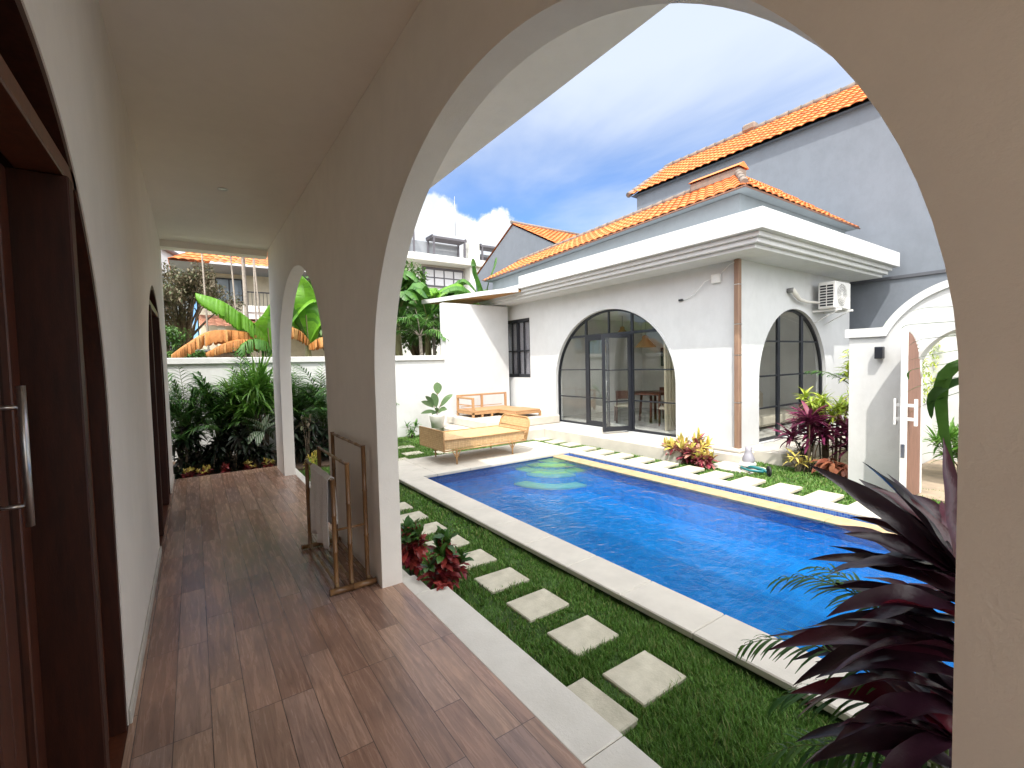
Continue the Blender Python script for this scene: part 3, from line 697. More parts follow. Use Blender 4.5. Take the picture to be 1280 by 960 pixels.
# parapet and roof
mb = MB(); mb.add([(8.34,4.64,4.0),(13,4.64,4.0),(13,13,4.0),(8.34,13,4.0),(8.30,4.60,4.69),(13,4.60,4.69),(13,13,4.43),(8.30,13,4.43)],[(0,1,5,4),(1,2,6,5),(2,3,7,6),(3,0,4,7),(4,5,6,7)]); mb.build('parapet', GREYP, house)
def tile_roof(p0, p1, q1, q0, cols, rows, amp=.028, step=.022, mb=None):
    """p0->p1 eave, q0->q1 ridge; each tile column and row is real relief"""
    mb = mb or MB(); p0, p1, q0, q1 = map(Vector, (p0,p1,q0,q1))
    nrm = (p1-p0).cross(q0-p0).normalized()
    if nrm.z < 0: nrm = -nrm
    sub = 5
    def pt(u, v): return (p0.lerp(p1,u)).lerp(q0.lerp(q1,u), v)
    for r_ in range(rows):
        v0, v1 = r_/rows, (r_+1)/rows
        # width at this row may shrink; keep columns by absolute count
        L0 = (p1-p0).length; 
        for c in range(cols):
            base = len(mb.v)
            for vi, vv, hh in ((0, v0-.0, step), (1, min(1,v1+.15/rows), 0.0)):
                for k in range(sub+1):
                    u = (c+k/sub)/cols; a = amp*abs(math.sin(math.pi*k/sub))
                    mb.v.append(tuple(pt(u,vv)+nrm*(a+hh)))
            for k in range(sub):
                mb.f.append((base+k,base+k+1,base+sub+1+k+1,base+sub+1+k)); mb.sm.append(True)
            # front lip
            b2 = len(mb.v)
            for k in range(sub+1):
                u = (c+k/sub)/cols; mb.v.append(mb.v[base+k])
            for k in range(sub+1):
                u = (c+k/sub)/cols; mb.v.append(tuple(pt(u,v0)+nrm*(amp*abs(math.sin(math.pi*k/sub))+step-.02)))
            for k in range(sub): mb.f.append((b2+k,b2+k+1,b2+sub+1+k+1,b2+sub+1+k)); mb.sm.append(False)
    return mb
E1, E2 = (8.08,4.36,4.73), (8.08,13.3,4.46)
RG1, RG2 = (9.30,5.20,5.44), (9.40,13.0,5.20)
mb = tile_roof(E1, E2, RG2, RG1, 44, 6)
tile_roof((13.2,4.40,4.72), E1, RG1, (10.4,5.2,5.44), 22, 6, mb=mb)
rf = mb.build('roof', TERRA, house)
mb = MB(); mb.quad(RG1,RG2,(13.2,13.0,4.8),(13.2,4.45,4.75)); mb.poly([(8.11,4.39,4.705),(13.15,4.39,4.705),(13.15,13.2,4.44),(8.11,13.2,4.44)]); mb.build('roof_deck', GREYP, rf)
mb = MB()
pts = [Vector(RG1)+Vector((0,0,.03)), Vector(RG2)+Vector((0,0,.03))]
n = 26
for i in range(n):
    a = pts[0].lerp(pts[1], i/n); b = pts[0].lerp(pts[1], (i+1)/n+.008); mb.tube([a, b], .07, 8, True, [.075,.06])
h0, h1 = Vector(E1)+Vector((.05,.05,.06)), Vector(RG1)+Vector((0,0,.06))
for i in range(4):
    a = h0.lerp(h1, i/4); b = h0.lerp(h1, (i+1)/4+.03); mb.tube([a, b], .06, 8, True, [.07,.06])
a2, b2 = Vector((13.2,4.40,4.77)), Vector(E1)+Vector((0,.0,.05))
mb.build('ridge_cap', MORTAR, rf)
mb = MB(); mb.box(9.14,9.46,5.08,6.2,5.34,5.55,.04); mb.build('ridge_end', MORTAR, rf)
mb = MB(); mb.add([(9.10,5.06,5.545),(9.10,6.2,5.545),(9.30,6.2,5.66),(9.30,5.06,5.66),(9.5,5.06,5.545),(9.5,6.2,5.545)],[(0,1,2,3),(3,2,5,4),(0,3,4),(1,5,2)]); mb.build('ridge_tile', TERRA, rf)
mb = MB(); mb.tube([(8.09,13.2,4.455),(8.09,4.38,4.72),(13.2,4.38,4.715)],.018,6); mb.build('eaves_board', PINK, rf)
# pergola roof over the corner seat
MB().box(5.72, 7.9, 11.56, 11.74, -.2, 3.42, .01).build('wing_wall', WALLM, house)
pg = MB()
edge = [(5.88,13.3),(6.10,12.75),(6.30,12.1),(6.50,11.5),(6.70,10.95),(6.92,10.45),(7.05,10.2),(7.20,10.02)]
for (ax,ay),(bx,by) in zip(edge[:-1],edge[1:]): 
    z=3.60
    pg.add([(ax,ay,z),(bx,by,z),(bx+.06,by+.06,z),(ax+.06,ay+.06,z),(ax,ay,z+.12),(bx,by,z+.12),(bx+.06,by+.06,z+.12),(ax+.06,ay+.06,z+.12)], [(0,1,2,3),(4,5,6,7),(0,1,5,4),(1,2,6,5),(2,3,7,6),(3,0,4,7)])
pg.poly([(x,y,3.715) for x,y in edge]+[(7.5,10.02,3.715),(7.5,13.3,3.715)])
pgo = pg.build('corner_canopy', WHITE, house)
mb = MB()
for i in range(38):
    y = 10.05+i*.085
    xs = next((e0[0]+(e1[0]-e0[0])*(e0[1]-y)/(e0[1]-e1[1]) for e0, e1 in zip(edge[:-1],edge[1:]) if e1[1] <= y <= e0[1]), 5.9)
    mb.tube([(xs+.065,y,3.63),(7.29,y,3.63)], .036, 6)
mb.build('bamboo_lining', mat('split_bamboo', (.50,.27,.10), (.34,.17,.06), .6, 8, stretch=(.5,6,6)), pgo)

# interior furniture seen through the glass
def dchair(x, y, rz, lab):
    t = thing('dining_chair', (x,y,.09), lab, 'chair', 'dining chairs')
    M = Matrix.Translation((x,y,.09)) @ Matrix.Rotation(rz,4,'Z')
    for a, b, h in ((-.2,-.2,.44),(.2,-.2,.44),(-.2,.2,.82),(.2,.2,.82)):
        mb = MB(); mb.tube([M@Vector((a,b,0)),M@Vector((a*.95,b,h))],.02,8); mb.build('leg', RWOOD, t)
    MB().box(-.22,.22,-.22,.22,.40,.47,.02,M).build('seat', CLOTH, t)
    MB().box(-.22,.22,.18,.22,.62,.84,.015,M).build('backrest', RWOOD, t)
tb = thing('dining_table', (10.0,7.9,.09), 'round reddish wood dining table behind the arched glass door', 'table')
MB().lathe((10.0,7.9,.09), [(.0001,.72),(.62,.72),(.64,.74),(.62,.77),(.0001,.77)], 32).build('tabletop', RWOOD, tb)
for a in range(4):
    t = a*math.pi/2+.5; mb = MB(); mb.tube([(10+.35*math.cos(t),7.9+.35*math.sin(t),.09),(10+.3*math.cos(t),7.9+.3*math.sin(t),.81)],.035,8); mb.build('leg', RWOOD, tb)
dchair(9.35,8.35,R(140),'wooden dining chair left of the round table'); dchair(9.55,7.1,R(35),'wooden dining chair right of the round table'); dchair(10.75,8.2,R(-90),'wooden dining chair behind the round table')
def pendant(x, y, z, r, lab):
    t = thing('pendant_lamp', (x,y,z), lab, 'pendant lamp', 'woven pendant lamps')
    RAT = mat('woven_rattan', (.50,.30,.13), (.34,.18,.07), .7, 30)
    MB().lathe((x,y,z), [(r,0),(r*.55,r*.5),(r*.3,r*.75),(r*.3,r*1.0),(.03,r*1.15)], 24).build('lamp_shade', RAT, t)
    mb = MB(); mb.tube([(x,y,z+r*1.1),(x,y,3.0)],.006,6); mb.build('cord', BLACKM, t)
pendant(9.9,8.05,2.05,.28,'cone shaped rattan pendant lamp above the dining table'); pendant(10.3,9.2,2.45,.22,'smaller rattan pendant lamp left of the first, behind the transom')
tag(MB().box(12.55,12.595,8.9,9.6,1.5,2.1,.01).build('picture_frame', BLACKM, origin=(12.57,9.25,1.5)), 'small dark framed picture on the inner wall seen through the door', 'picture')
so = thing('sofa', (11.2,5.6,.09), 'cream sofa behind the side window', 'sofa')
MB().box(9.3,12.2,5.2,6.1,.15,.42,.06).build('seat', CLOTH, so); MB().box(9.3,12.2,6.1,6.35,.15,.85,.08).build('backrest', CLOTH, so)
MB().box(9.05,9.3,5.2,6.35,.15,.62,.07).build('armrest', CLOTH, so)
for x in (9.15,12.1):
    for y in (5.3,6.2): MB().box(x-.03,x+.03,y-.03,y+.03,.09,.15).build('leg', RWOOD, so)
cb = thing('kitchen_counter', (11.9,7.4,.09), 'dark kitchen counter with small appliances behind the dining table', 'counter')
MB().box(12.0,12.55,6.6,8.3,.09,.95,.01).build('cabinet', mat('grey_laminate',(.3,.3,.31),None,.4,3), cb); MB().box(11.97,12.58,6.55,8.35,.95,.99,.006).build('countertop', BLACKM, cb)
cm = thing('coffee_machine', (12.2,7.9,.99), 'black coffee machine on the kitchen counter', 'coffee machine')
MB().box(12.08,12.38,7.75,8.05,.992,1.32,.02).build('body', BLACKM, cm); MB().box(12.0,12.08,7.8,8.0,1.2,1.3,.01).build('spout', STEEL, cm)
ct = MB()
for k in range(8): ct.tube([(8.75+.05*k,6.55+.02*math.sin(k*2.5),.1),(8.75+.05*k,6.55+.03*math.sin(k*2.5+1),3.0)],.035,8)
tag(ct.build('curtain', mat('ivory_curtain',(.66,.60,.46),(.56,.50,.38),.9,8,stretch=(6,6,.3)), origin=(8.9,6.55,.1)), 'ivory curtain drawn aside behind the open glass door', 'curtain')

# air conditioner
ac = thing('air_conditioner', (11.2,4.2,2.66), 'white outdoor air conditioning unit bracketed under the eaves', 'air conditioner')
MB().box(10.85,11.60,4.00,4.33,2.68,3.24,.02).build('casing', WHITEM, ac)
MB().box(10.842,10.851,4.03,4.30,2.72,3.20,.002).build('side_grille_back', WHITEM, ac)
mb = MB()
for k in range(8):
    for a, b in ((4.045,4.155),(4.175,4.285)): mb.box(10.838,10.843,a,b,2.74+k*.056,2.74+k*.056+.036)
mb.build('side_grille', BLACKM, ac)
mb = MB(); N_ = 28
for r in (.235,.19,.145,.10,.055):
    mb.tube([(11.14+r*math.cos(2*math.pi*i/N_),3.99,2.96+r*math.sin(2*math.pi*i/N_)) for i in range(N_+1)],.005,6,False)
for k in range(8):
    t = math.pi*k/8; mb.tube([(11.14-.235*math.cos(t),3.99,2.96-.235*math.sin(t)),(11.14+.235*math.cos(t),3.99,2.96+.235*math.sin(t))],.004,6)
mb.build('fan_grille', WHITEM, ac)
MB().lathe((0,0,0),[(.0001,0),(.22,0)],28)
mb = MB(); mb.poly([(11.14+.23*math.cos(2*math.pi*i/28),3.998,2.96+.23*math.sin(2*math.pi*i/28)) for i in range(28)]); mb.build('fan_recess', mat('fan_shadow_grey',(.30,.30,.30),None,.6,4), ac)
for x in (10.92,11.5):
    mb = MB(); mb.box(x,x+.035,3.93,4.468,2.635,2.678,.003); mb.add([(x,4.467,2.40),(x+.035,4.467,2.40),(x+.035,4.44,2.40),(x,4.44,2.40),(x,4.02,2.634),(x+.035,4.02,2.634),(x+.035,3.99,2.634),(x,3.99,2.634)],[(0,1,2,3),(4,5,6,7),(0,1,5,4),(1,2,6,5),(2,3,7,6),(3,0,4,7)]); mb.build('bracket', WHITEM, ac)
mb = MB(); mb.tube([(9.83,4.47,3.02),(9.86,4.38,3.02),(9.98,4.37,2.93),(10.15,4.38,2.86),(10.45,4.38,2.83),(10.84,4.30,2.82)],.035,8,True,[.045,.055,.05,.035,.03,.025]); mb.build('pipe', POTW, ac)
mb = MB(); mb.tube([(9.83,4.462,3.02),(9.83,4.36,3.025)],.05,10); mb.build('pipe_cap', mat('grey_sealant',(.2,.2,.2),None,.8,5), ac)
jb = thing('junction_box', (8.0,5.15,3.15), 'small white box with a loose cable high on the wall near the corner', 'electrical box')
MB().box(7.99,8.058,4.80,4.98,3.10,3.26,.01).build('box', WHITEM, jb)
mb = MB(); mb.tube([(8.03,4.98,3.2),(7.98,5.1,3.15),(8.0,5.25,3.02),(8.02,5.45,2.90),(8.03,5.62,2.88)],.006,6); mb.tube([(8.03,4.8,3.26),(8.0,4.62,3.38),(7.95,4.5,3.40)],.006,6); mb.build('cable', WHITEM, jb)
mb = MB(); mb.box(8.01,8.05,5.60,5.70,2.86,2.90,.008); mb.build('connector', BLACKM, jb)

# ------------------------------------------------------------------ gate wall
GX = 7.65
gw = thing('gate_wall', (GX,1.4,-.15), 'white garden wall with an arched gateway and raised arched coping', 'wall')
GH = dict(c=1.30, w=.63, zb=-.17, zs=1.42, r=.62)
def gtop(a, r=1.00, base=1.98):
    d = abs(a-1.30); z = 1.56+math.sqrt(max(0,r*r-d*d)) if d < r else base
    return max(base, z)
ex = [1.30-1.0+.04*i for i in range(51)]
o = arch_wall('Y', GX, GX+.24, -2.6, 2.65, -.2, gtop, [GH], extra=ex, n=40).build('wall', WHITE, gw); fix_normals(o)
o = arch_wall('Y', GX-.04, GX+.28, -2.64, 2.69, lambda a: gtop(a,.995,1.95), lambda a: gtop(a,1.085,2.07), [], extra=ex+[1.30-1.085+.0434*i for i in range(51)]).build('coping', WHITE, gw); fix_normals(o)
gt = thing('gate', (GX+.2,1.92,-.12), 'weathered wooden arched gate leaf with white edge, standing open', 'gate')
GM = Matrix.Translation((GX+.12,1.91,-.12)) @ Matrix.Rotation(R(181),4,'Z')
mb = MB(); Wg = .60
n = 14
prof = [(Wg*i/n, 1.50+.66*math.sin(math.acos(max(-1,min(1,(i/n)*.985+0.0)))) if False else 1.52+.60*math.sqrt(max(0,1-((Wg-Wg*i/n)/Wg)**2))) for i in range(n+1)]
# hinge at x=0 (jamb side), free edge at x=Wg (centre of the arch): taller at the free edge
for i in range(n):
    a, b = prof[i], prof[i+1]
    vs = [M_ for M_ in [GM@Vector(p) for p in [(a[0],-.02,0),(b[0],-.02,0),(b[0],-.02,b[1]),(a[0],-.02,a[1]),(a[0],.02,0),(b[0],.02,0),(b[0],.02,b[1]),(a[0],.02,a[1])]]]
    mb.add(vs, [(0,1,2,3),(4,5,6,7),(3,2,6,7),(0,1,5,4)])
mb.build('panel', PINK, gt)
mb = MB(); mb.box(Wg,Wg+.035,-.032,.032,-.0,prof[-1][1],.004,GM); mb.box(-.035,0,-.032,.032,0,prof[0][1],.004,GM)
for i in range(n):
    a, b = prof[i], prof[i+1]
    mb.tube([GM@Vector((a[0],0,a[1])),GM@Vector((b[0],0,b[1]))],.034,6)
mb.build('frame', WHITEM, gt)
mb = MB()
for s in (-1,1):
    mb.box(Wg-.07,Wg-.03,s*.10-.016,s*.10+.016,.94,1.27,.004,GM)
    for z in (1.0,1.17): mb.box(Wg-.066,Wg-.034,min(s*.02,s*.10),max(s*.02,s*.10),z,z+.04,.003,GM)
mb.build('handle', WHITEM, gt)
mb = MB(); mb.box(Wg+.034,Wg+.042,-.02,.02,.55,.72,.002,GM); mb.build('lock', STEEL, gt)
wl = thing('wall_lamp', (GX-.05,2.28,1.74), 'small dark box wall lamp on the white gate wall', 'wall lamp')
MB().box(GX-.02,GX,2.25,2.31,1.68,1.80,.003).build('bracket', BLACKM, wl); MB().box(GX-.11,GX-.02,2.235,2.325,1.65,1.81,.006).build('lamp_body', BLACKM, wl)
MB().box(GX-.10,GX-.03,2.245,2.315,1.646,1.65).build('lens', POTW, wl)
# boundary wall seen through the gateway
t = thing('boundary_wall', (11,-.6,-.15), 'white boundary wall seen through the gateway', 'wall')
MB().box(10.6,10.8,-4,2.6,-.2,2.05,.01).build('wall', WHITE, t); MB().box(10.56,10.84,-4,2.6,2.05,2.15,.01).build('coping', WHITE, t)

# garden back wall
t = thing('garden_wall', (2,11.6,-.15), 'low white garden wall with a projecting coping behind the planting', 'wall')
MB().box(-6,5.72,11.57,11.75,-.2,1.84,.006).build('wall', WHITE, t); MB().box(-6,5.718,11.52,11.80,1.84,1.97,.01).build('coping', WHITE, t)

# ------------------------------------------------------------------ neighbours
nb = thing('neighbour_building', (15,7,0), 'tall grey rendered neighbour building with a long orange tiled roof', 'building')
MB().box(13.5,19,-8,11.3,-.2,7.70,.01).build('wall', GREY, nb)
mb = MB(); mb.box(13.46,13.5,-8,11.3,3.45,3.52); mb.build('wall_strip', mat('dark_grey_strip',(.08,.085,.10),None,.8,4), nb)  # thin dark strip running along the wall
MB().box(13.6,18.5,11.3,16.5,-.2,6.9,.01).build('rear_wing', GREY, nb)
mb = tile_roof((13.30,-8,7.72),(13.30,11.5,7.68),(15.6,11.5,9.20),(15.6,-8,9.25),74,11,.035,.03)
r1 = mb.build('roof', TERRA, nb)
mb = MB(); mb.poly([(13.34,-8,7.69),(13.34,11.45,7.65),(19,11.45,7.6),(19,-8,7.6)]); mb.poly([(13.4,11.45,7.66),(15.6,11.45,9.18),(18,11.45,7.6)]); mb.quad((15.6,-8,9.2),(15.6,11.5,9.15),(19,11.5,7.6),(19,-8,7.6)); mb.build('roof_deck', GREY, r1)
mb = MB(); nseg=56
for i in range(nseg):
    y0=-8+19.6*i/nseg; mb.tube([(15.6,y0,9.26),(15.6,y0+19.6/nseg+.03,9.25)],.1,8,True,[.11,.09])
for i in range(8):
    a=Vector((13.30,11.52,7.72)).lerp(Vector((15.6,11.52,9.22)),i/8); b=Vector((13.30,11.52,7.72)).lerp(Vector((15.6,11.52,9.22)),(i+1)/8+.02); mb.tube([a,b],.09,8,True,[.10,.08])
mb.build('ridge_cap', MORTAR, r1)
MB().box(15.45,15.72,8.05,8.5,9.22,9.48,.06).build('ridge_end', MORTAR, r1)
gb = thing('gabled_house', (14,17,0), 'small grey gabled house with an orange roof behind the pool house', 'house')
mb = MB(); mb.poly([(12,20.4,-.2),(12,13.6,-.2),(12,13.6,6.1),(12,17,7.85),(12,20.4,6.1)]); mb.poly([(17,20.4,-.2),(17,13.6,-.2),(17,13.6,6.1),(17,17,7.85),(17,20.4,6.1)])
mb.quad((12,13.6,-.2),(17,13.6,-.2),(17,13.6,6.1),(12,13.6,6.1)); mb.quad((12,20.4,-.2),(17,20.4,-.2),(17,20.4,6.1),(12,20.4,6.1)); mb.build('wall', GREY, gb)
mb = tile_roof((11.95,13.5,6.12),(17.1,13.5,6.12),(17.1,17,7.92),(11.95,17,7.92),22,16,.03,.03); mb.quad((11.95,17,7.92),(17.1,17,7.92),(17.1,20.5,6.1),(11.95,20.5,6.1)); r2 = mb.build('roof', TERRA, gb)
mb = MB(); mb.tube([(11.9,17,7.98),(17.1,17,7.98)],.08,8); mb.build('ridge_cap', MORTAR, r2)

# apartment block far behind
ap = thing('apartment_block', (17,32,0), 'white three storey apartment block with roof terraces and dark pergolas', 'apartment building')
APW = plaster('apartment_render', (.58,.58,.55), .06); APD = mat('apartment_timber', (.10,.095,.11), None, .6, 6); APG = plaster('apartment_grey', (.28,.30,.33))
MB().box(9,26,31.2,38,-1.05,8.2,.02).build('wall', APW, ap)
mb = MB(); mb.box(8.8,26,29.9,31.2,8.15,8.65,.03); mb.build('balcony', APW, ap)
mb = MB(); mb.box(8.8,26,29.9,31.2,5.5,6.0,.03); mb.build('balcony', APW, ap)
for x in (17.6,): MB().box(x-.25,x+.6,30.2,31.3,5.6,10.3,.03).build('pier', APW, ap)
for x0, x1 in ((13.9,17.2),(18.7,23.2)):
    w = MB().box(x0,x1,31.05,31.2,6.6,8.0,.01).build('window', APD, ap)
    mb = MB(); n = 4
    for k in range(n):
        a = x0+.15+(x1-x0-.15)*k/n; mb.box(a, a+(x1-x0)/n-.15, 31.02, 31.05, 6.7, 7.2); mb.box(a, a+(x1-x0)/n-.15, 31.02, 31.05, 7.3, 7.8)
    mb.build('pane', mat('apartment_pane',(.55,.55,.58),None,.3,4), w)
MB().box(12.5,17.0,31.4,36,8.2,9.9,.02).build('penthouse', APG, ap); MB().box(18.4,22.2,31.4,36,8.2,9.5,.02).build('penthouse', APG, ap)
for x0,x1 in ((18.9,20.3),(20.9,21.8)): 
    MB().box(x0,x1,31.36,31.4,8.4,9.3,.01).build('window', APD, ap)
def perg(x0,x1,y0,y1,zb,zt):
    mb = MB()
    for x in (x0,x1-.12):
        for y in (y0,y1-.12): mb.box(x,x+.12,y,y+.12,zb,zt)
    for k in range(6): yy=y0+(y1-y0)*k/5.5; mb.box(x0-.1,x1+.1,yy,yy+.08,zt,zt+.15)
    mb.box(x0-.1,x0,y0,y1,zt+.16,zt+.22); mb.box(x1,x1+.1,y0,y1,zt+.16,zt+.22)
    mb.build('pergola', APD, ap)
perg(14.4,17.0,30.2,31.3,8.65,9.9); perg(18.4,20.2,30.2,31.3,8.65,9.75); perg(21.2,23.8,30.0,31.3,9.6,10.6); perg(11.2,13.0,30.2,31.3,8.65,10.8)
MB().box(21.4,24.0,29.6,31.0,8.9,9.4,.02).build('awning', APD, ap)
mb = MB(); mb.tube([(16.6,31,10.5),(16.6,31,13.4)],.02,6); mb.build('antenna', STEEL, ap)

ap.location.z += .85
# orange roofed house behind the left opening
lh = thing('villa_behind', (2.5,27,0), 'cream two storey house with orange roof and balcony beyond the banana leaves', 'house')
MB().box(.35,8,25.2,33,-.2,6.2,.02).build('wall', CREAM, lh)
mb = MB(); mb.box(1.95,8,23.6,25.2,3.95,4.25,.02); mb.box(1.95,8,23.55,23.7,4.25,4.55,.01); mb.build('balcony', WHITE, lh)
mb = MB()
for k in range(34): mb.box(2.0+k*.15,2.02+k*.15,23.6,23.62,4.55,5.15)
mb.box(1.95,7.4,23.58,23.64,5.13,5.18); mb.build('railing', BLACKM, lh)
mb = tile_roof((-.6,23.0,6.20),(8.8,23.0,6.20),(7,27,8.0),(1.4,27,8.0),30,10,.04,.04)
tile_roof((-.6,33,6.2),(-.6,23.0,6.20),(1.4,27,8.0),(1.4,30,8.0),28,10,.04,.04,mb)
mb.build('roof', TERRA, lh)
mb = MB(); mb.poly([(-.6,23.05,6.16),(8.8,23.05,6.16),(8.8,33,6.16),(-.6,33,6.16)]); mb.build('soffit', GREYL, lh)
w = MB().box(1.0,2.1,25.1,25.2,4.85,5.95,.01).build('window', BLACKM, lh)
MB().box(1.06,1.52,25.08,25.1,4.92,5.88).build('pane', mat('blue_pane',(.20,.25,.30),None,.1,3), w); MB().box(1.58,2.04,25.08,25.1,4.92,5.88).build('pane', bpy.data.materials['blue_pane'], w)
MB().box(3.3,4.4,25.1,25.2,4.1,6.0,.01).build('door', APD, lh)
MB().box(2.0,2.12,23.7,23.82,4.25,6.15,.01).build('post', APD, lh)
mb = tile_roof((.3,22.4,3.5),(8,22.4,3.5),(8,25.1,4.2),(.3,25.1,4.2),26,8,.03,.03); mb.build('porch_roof', m_terracotta('aged_tiles',(.30,.13,.08),(.38,.2,.13),(.2,.08,.05)), lh)
MB().box(.9,1.2,22.6,22.8,-.2,3.5).build('porch_post', CREAM, lh)
lh2 = thing('white_house_behind', (-3,30,0), 'plain white building wall with a sloping roof line behind the leafless tree', 'building')
mb = MB(); mb.poly([(-9,28,-.2),(.1,28,-.2),(.1,28,7.0),(-4,28,9.4),(-9,28,9.6)]); mb.poly([(-9,34,-.2),(.1,34,-.2),(.1,34,7.0),(-4,34,9.4),(-9,34,9.6)]); mb.quad((.1,28,-.2),(.1,34,-.2),(.1,34,7.0),(.1,28,7.0)); mb.quad((.1,28,7.0),(.1,34,7.0),(-4,34,9.4),(-4,28,9.4)); mb.quad((-4,28,9.4),(-4,34,9.4),(-9,34,9.6),(-9,28,9.6)); mb.build('wall', GREYL, lh2)
mb = MB(); mb.tube([(.2,27.9,7.0),(-4,27.9,9.5)],.12,6); mb.build('verge', APD, lh2)

# ------------------------------------------------------------------ furniture
def rod(mb, a, b, r, nodes=0):
    a, b = Vector(a), Vector(b); n = max(2, nodes*3)
    pts, rs = [], []
    if nodes:
        for k in range(nodes+1):
            t = k/nodes
            for dt, f in ((-.006,1),(0,1.22),(.006,1)):
                tt = t+dt
                if tt < 0 or tt > 1: continue
                pts.append(a.lerp(b,tt)); rs.append(r*f)
        mb.tube(pts, r, 8, True, rs)
    else: mb.tube([a,b], r, 8)
rack = thing('towel_rack', (.95,4.1,0), 'dark bamboo towel rack of three stepped frames beside the pier', 'towel rack')
for y in (3.54,4.62):
    mb = MB(); rod(mb, (.76,y,.028),(1.108,y,.028),.024,2); mb.build('foot', BAMB, rack)
RK = [(.825,.86,'low'),(.935,.97,'mid'),(1.062,1.09,'high')]
for x, h, nm in RK:
    f = MB()
    for y in (3.60,4.56): rod(f, (x,y,.03),(x,y,h),.0175,3)
    f.build('frame', BAMB, rack)
    f = MB(); rod(f, (x,3.60,h-.015),(x,4.56,h-.015),.012,5); f.build('rail', BAMBL, rack)
    f = MB(); rod(f, (x,3.57,.055),(x,4.59,.055),.011,6); f.build('bottom_rail', BAMBL, rack)
f = MB(); rod(f, (.825,3.60,.47),(1.062,3.60,.47),.009); rod(f, (.825,4.56,.47),(1.062,4.56,.47),.009); f.build('cross_brace', BAMB, rack)
# towel draped over the low rail
mb = MB(); nx, ny = 26, 26; y0, y1 = 3.66, 4.30; X, Zt = .825, .86
prof = []
for k in range(nx+1):
    s = -.52+ .52*2*k/nx  # arc length across rail
    prof.append(s)
grid = []
for j in range(ny+1):
    y = y0+(y1-y0)*j/ny; row = []
    for s in prof:
        side = -1 if s < 0 else 1; d = abs(s); L = .60 if side < 0 else .42
        d2 = d/.52*L
        if d2 < .03: x = X+side*d2*.8; z = Zt+.006-.0*d2
        else: x = X+side*(.024+.02*math.sin(y*26+side)*min(1,d2*3)+.014*math.sin(y*55+2)*min(1,d2*2)); z = Zt-(d2-.03)
        z += .012*math.sin(y*9)*(d2/L); yy = y+(.02*math.sin(d2*9+y*3))*(d2/L) - (y-(y0+y1)/2)*.10*d2
        row.append((x,yy,z))
    grid.append(row)
for j in range(ny):
    for k in range(nx): mb.quad(grid[j][k],grid[j+1][k],grid[j+1][k+1],grid[j][k+1],True)
o = fix_normals(mb.build('towel', TOWEL, origin=(X,4,.3))); tag(o, 'grey white towel hanging over the lowest rail of the bamboo rack', 'towel')
sm = o.modifiers.new('s','SOLIDIFY'); sm.thickness = .006

# daybed: cane panels and thin legs on the deck
CANE = m_tiles('woven_cane', .035, (.50,.32,.15), (.60,.41,.21), (.28,.16,.07), .6)
RATT = mat('rattan_pole', (.50,.30,.13), (.38,.21,.09), .5, 12)
db = thing('rattan_daybed', (4.45,7.8,-.08), 'woven cane daybed with two end panels standing on the pool deck', 'daybed')
zD = -.08; bx0,bx1,by0,by1 = 3.55,5.33,7.27,8.30
MB().box(bx0+.02,bx1-.02,by0+.02,by1-.02,.20,.37,.01).build('seat', CANE, db)
mb = MB(); mb.tube([(bx0,by0,.185),(bx1,by0,.185),(bx1,by1,.185),(bx0,by1,.185),(bx0,by0,.185)],.014,8); mb.tube([(bx0,by0,.375),(bx1,by0,.375),(bx1,by1,.375),(bx0,by1,.375),(bx0,by0,.375)],.012,8); mb.build('frame', RATT, db)
MB().box(bx0-.012,bx0+.012,by0,by1,.18,.53,.008).build('end_panel', CANE, db)
mb = MB(); mb.tube([(bx0,by0,.17),(bx0,by0,.53),(bx0,by1,.53),(bx0,by1,.17)],.015,8); mb.build('end_frame', RATT, db)
# raised rounded panel at the right end, raked outwards
def rp(y,z): return (bx1+.12*(z-.2)/.4, y, z)
pts = [rp(by0,.2)]+[rp(by0+.15-.15*math.cos(t),.47+.15*math.sin(t)) for t in [i*math.pi/16 for i in range(9)]]+[rp(by1-.15+.15*math.sin(t),.47+.15*math.cos(t)) for t in [i*math.pi/16 for i in range(9)]]+[rp(by1,.2)]
mb = MB(); mb.tube(pts,.017,8); mb.tube([rp(by0,.43),rp(by1,.43)],.010,8); mb.build('end_frame', RATT, db)
mb = MB(); mb.poly(pts); mb.poly([(x+.008,y,z) for x,y,z in pts]); mb.build('end_panel', CANE, db)
for x, y in ((3.82,7.32),(5.09,7.40),(3.82,8.2),(5.09,8.2)):
    mb = MB(); mb.tube([(x,y,zD),(x,y,.12),(x,y,.2)],.02,8,True,[.014,.018,.03]); mb.tube([(x,y,.02),(x+.09,y,.18)],.010,6); mb.tube([(x,y,.02),(x-.09,y,.18)],.010,6); mb.build('leg', RATT, db)

# teak corner seat
cs = thing('teak_corner_seat', (6.8,10.6,.30), 'orange teak L shaped corner seat without cushions on the raised terrace', 'bench')
zs_ = .3
m = MB(); m.box(5.95,7.45,10.42,11.30,.44,.485,.008); m.box(6.75,7.55,9.62,10.418,.44,.485,.008)
for k in range(8): pass
m.build('seat', LWOOD, cs)
m = MB(); m.box(5.93,7.57,10.40,10.44,.38,.438,.006); m.box(6.73,6.77,9.60,10.40,.38,.438,.006); m.box(6.77,7.57,9.60,9.64,.38,.438,.006); m.box(7.53,7.57,9.64,11.3,.38,.438,.006); m.box(5.93,5.97,10.44,11.3,.38,.438,.006); m.box(5.97,7.53,11.26,11.3,.38,.438,.006); m.build('apron', LWOOD, cs)
for x, y, h in ((5.93,10.40,.78),(5.93,11.24,.82),(6.70,11.24,.82),(7.51,11.24,.82),(6.73,9.60,.38),(7.51,9.60,.38),(6.2,10.40,.38),(6.5,10.40,.38)):
    MB().box(x,x+.06,y,y+.06,zs_,h,.006).build('leg', LWOOD, cs)
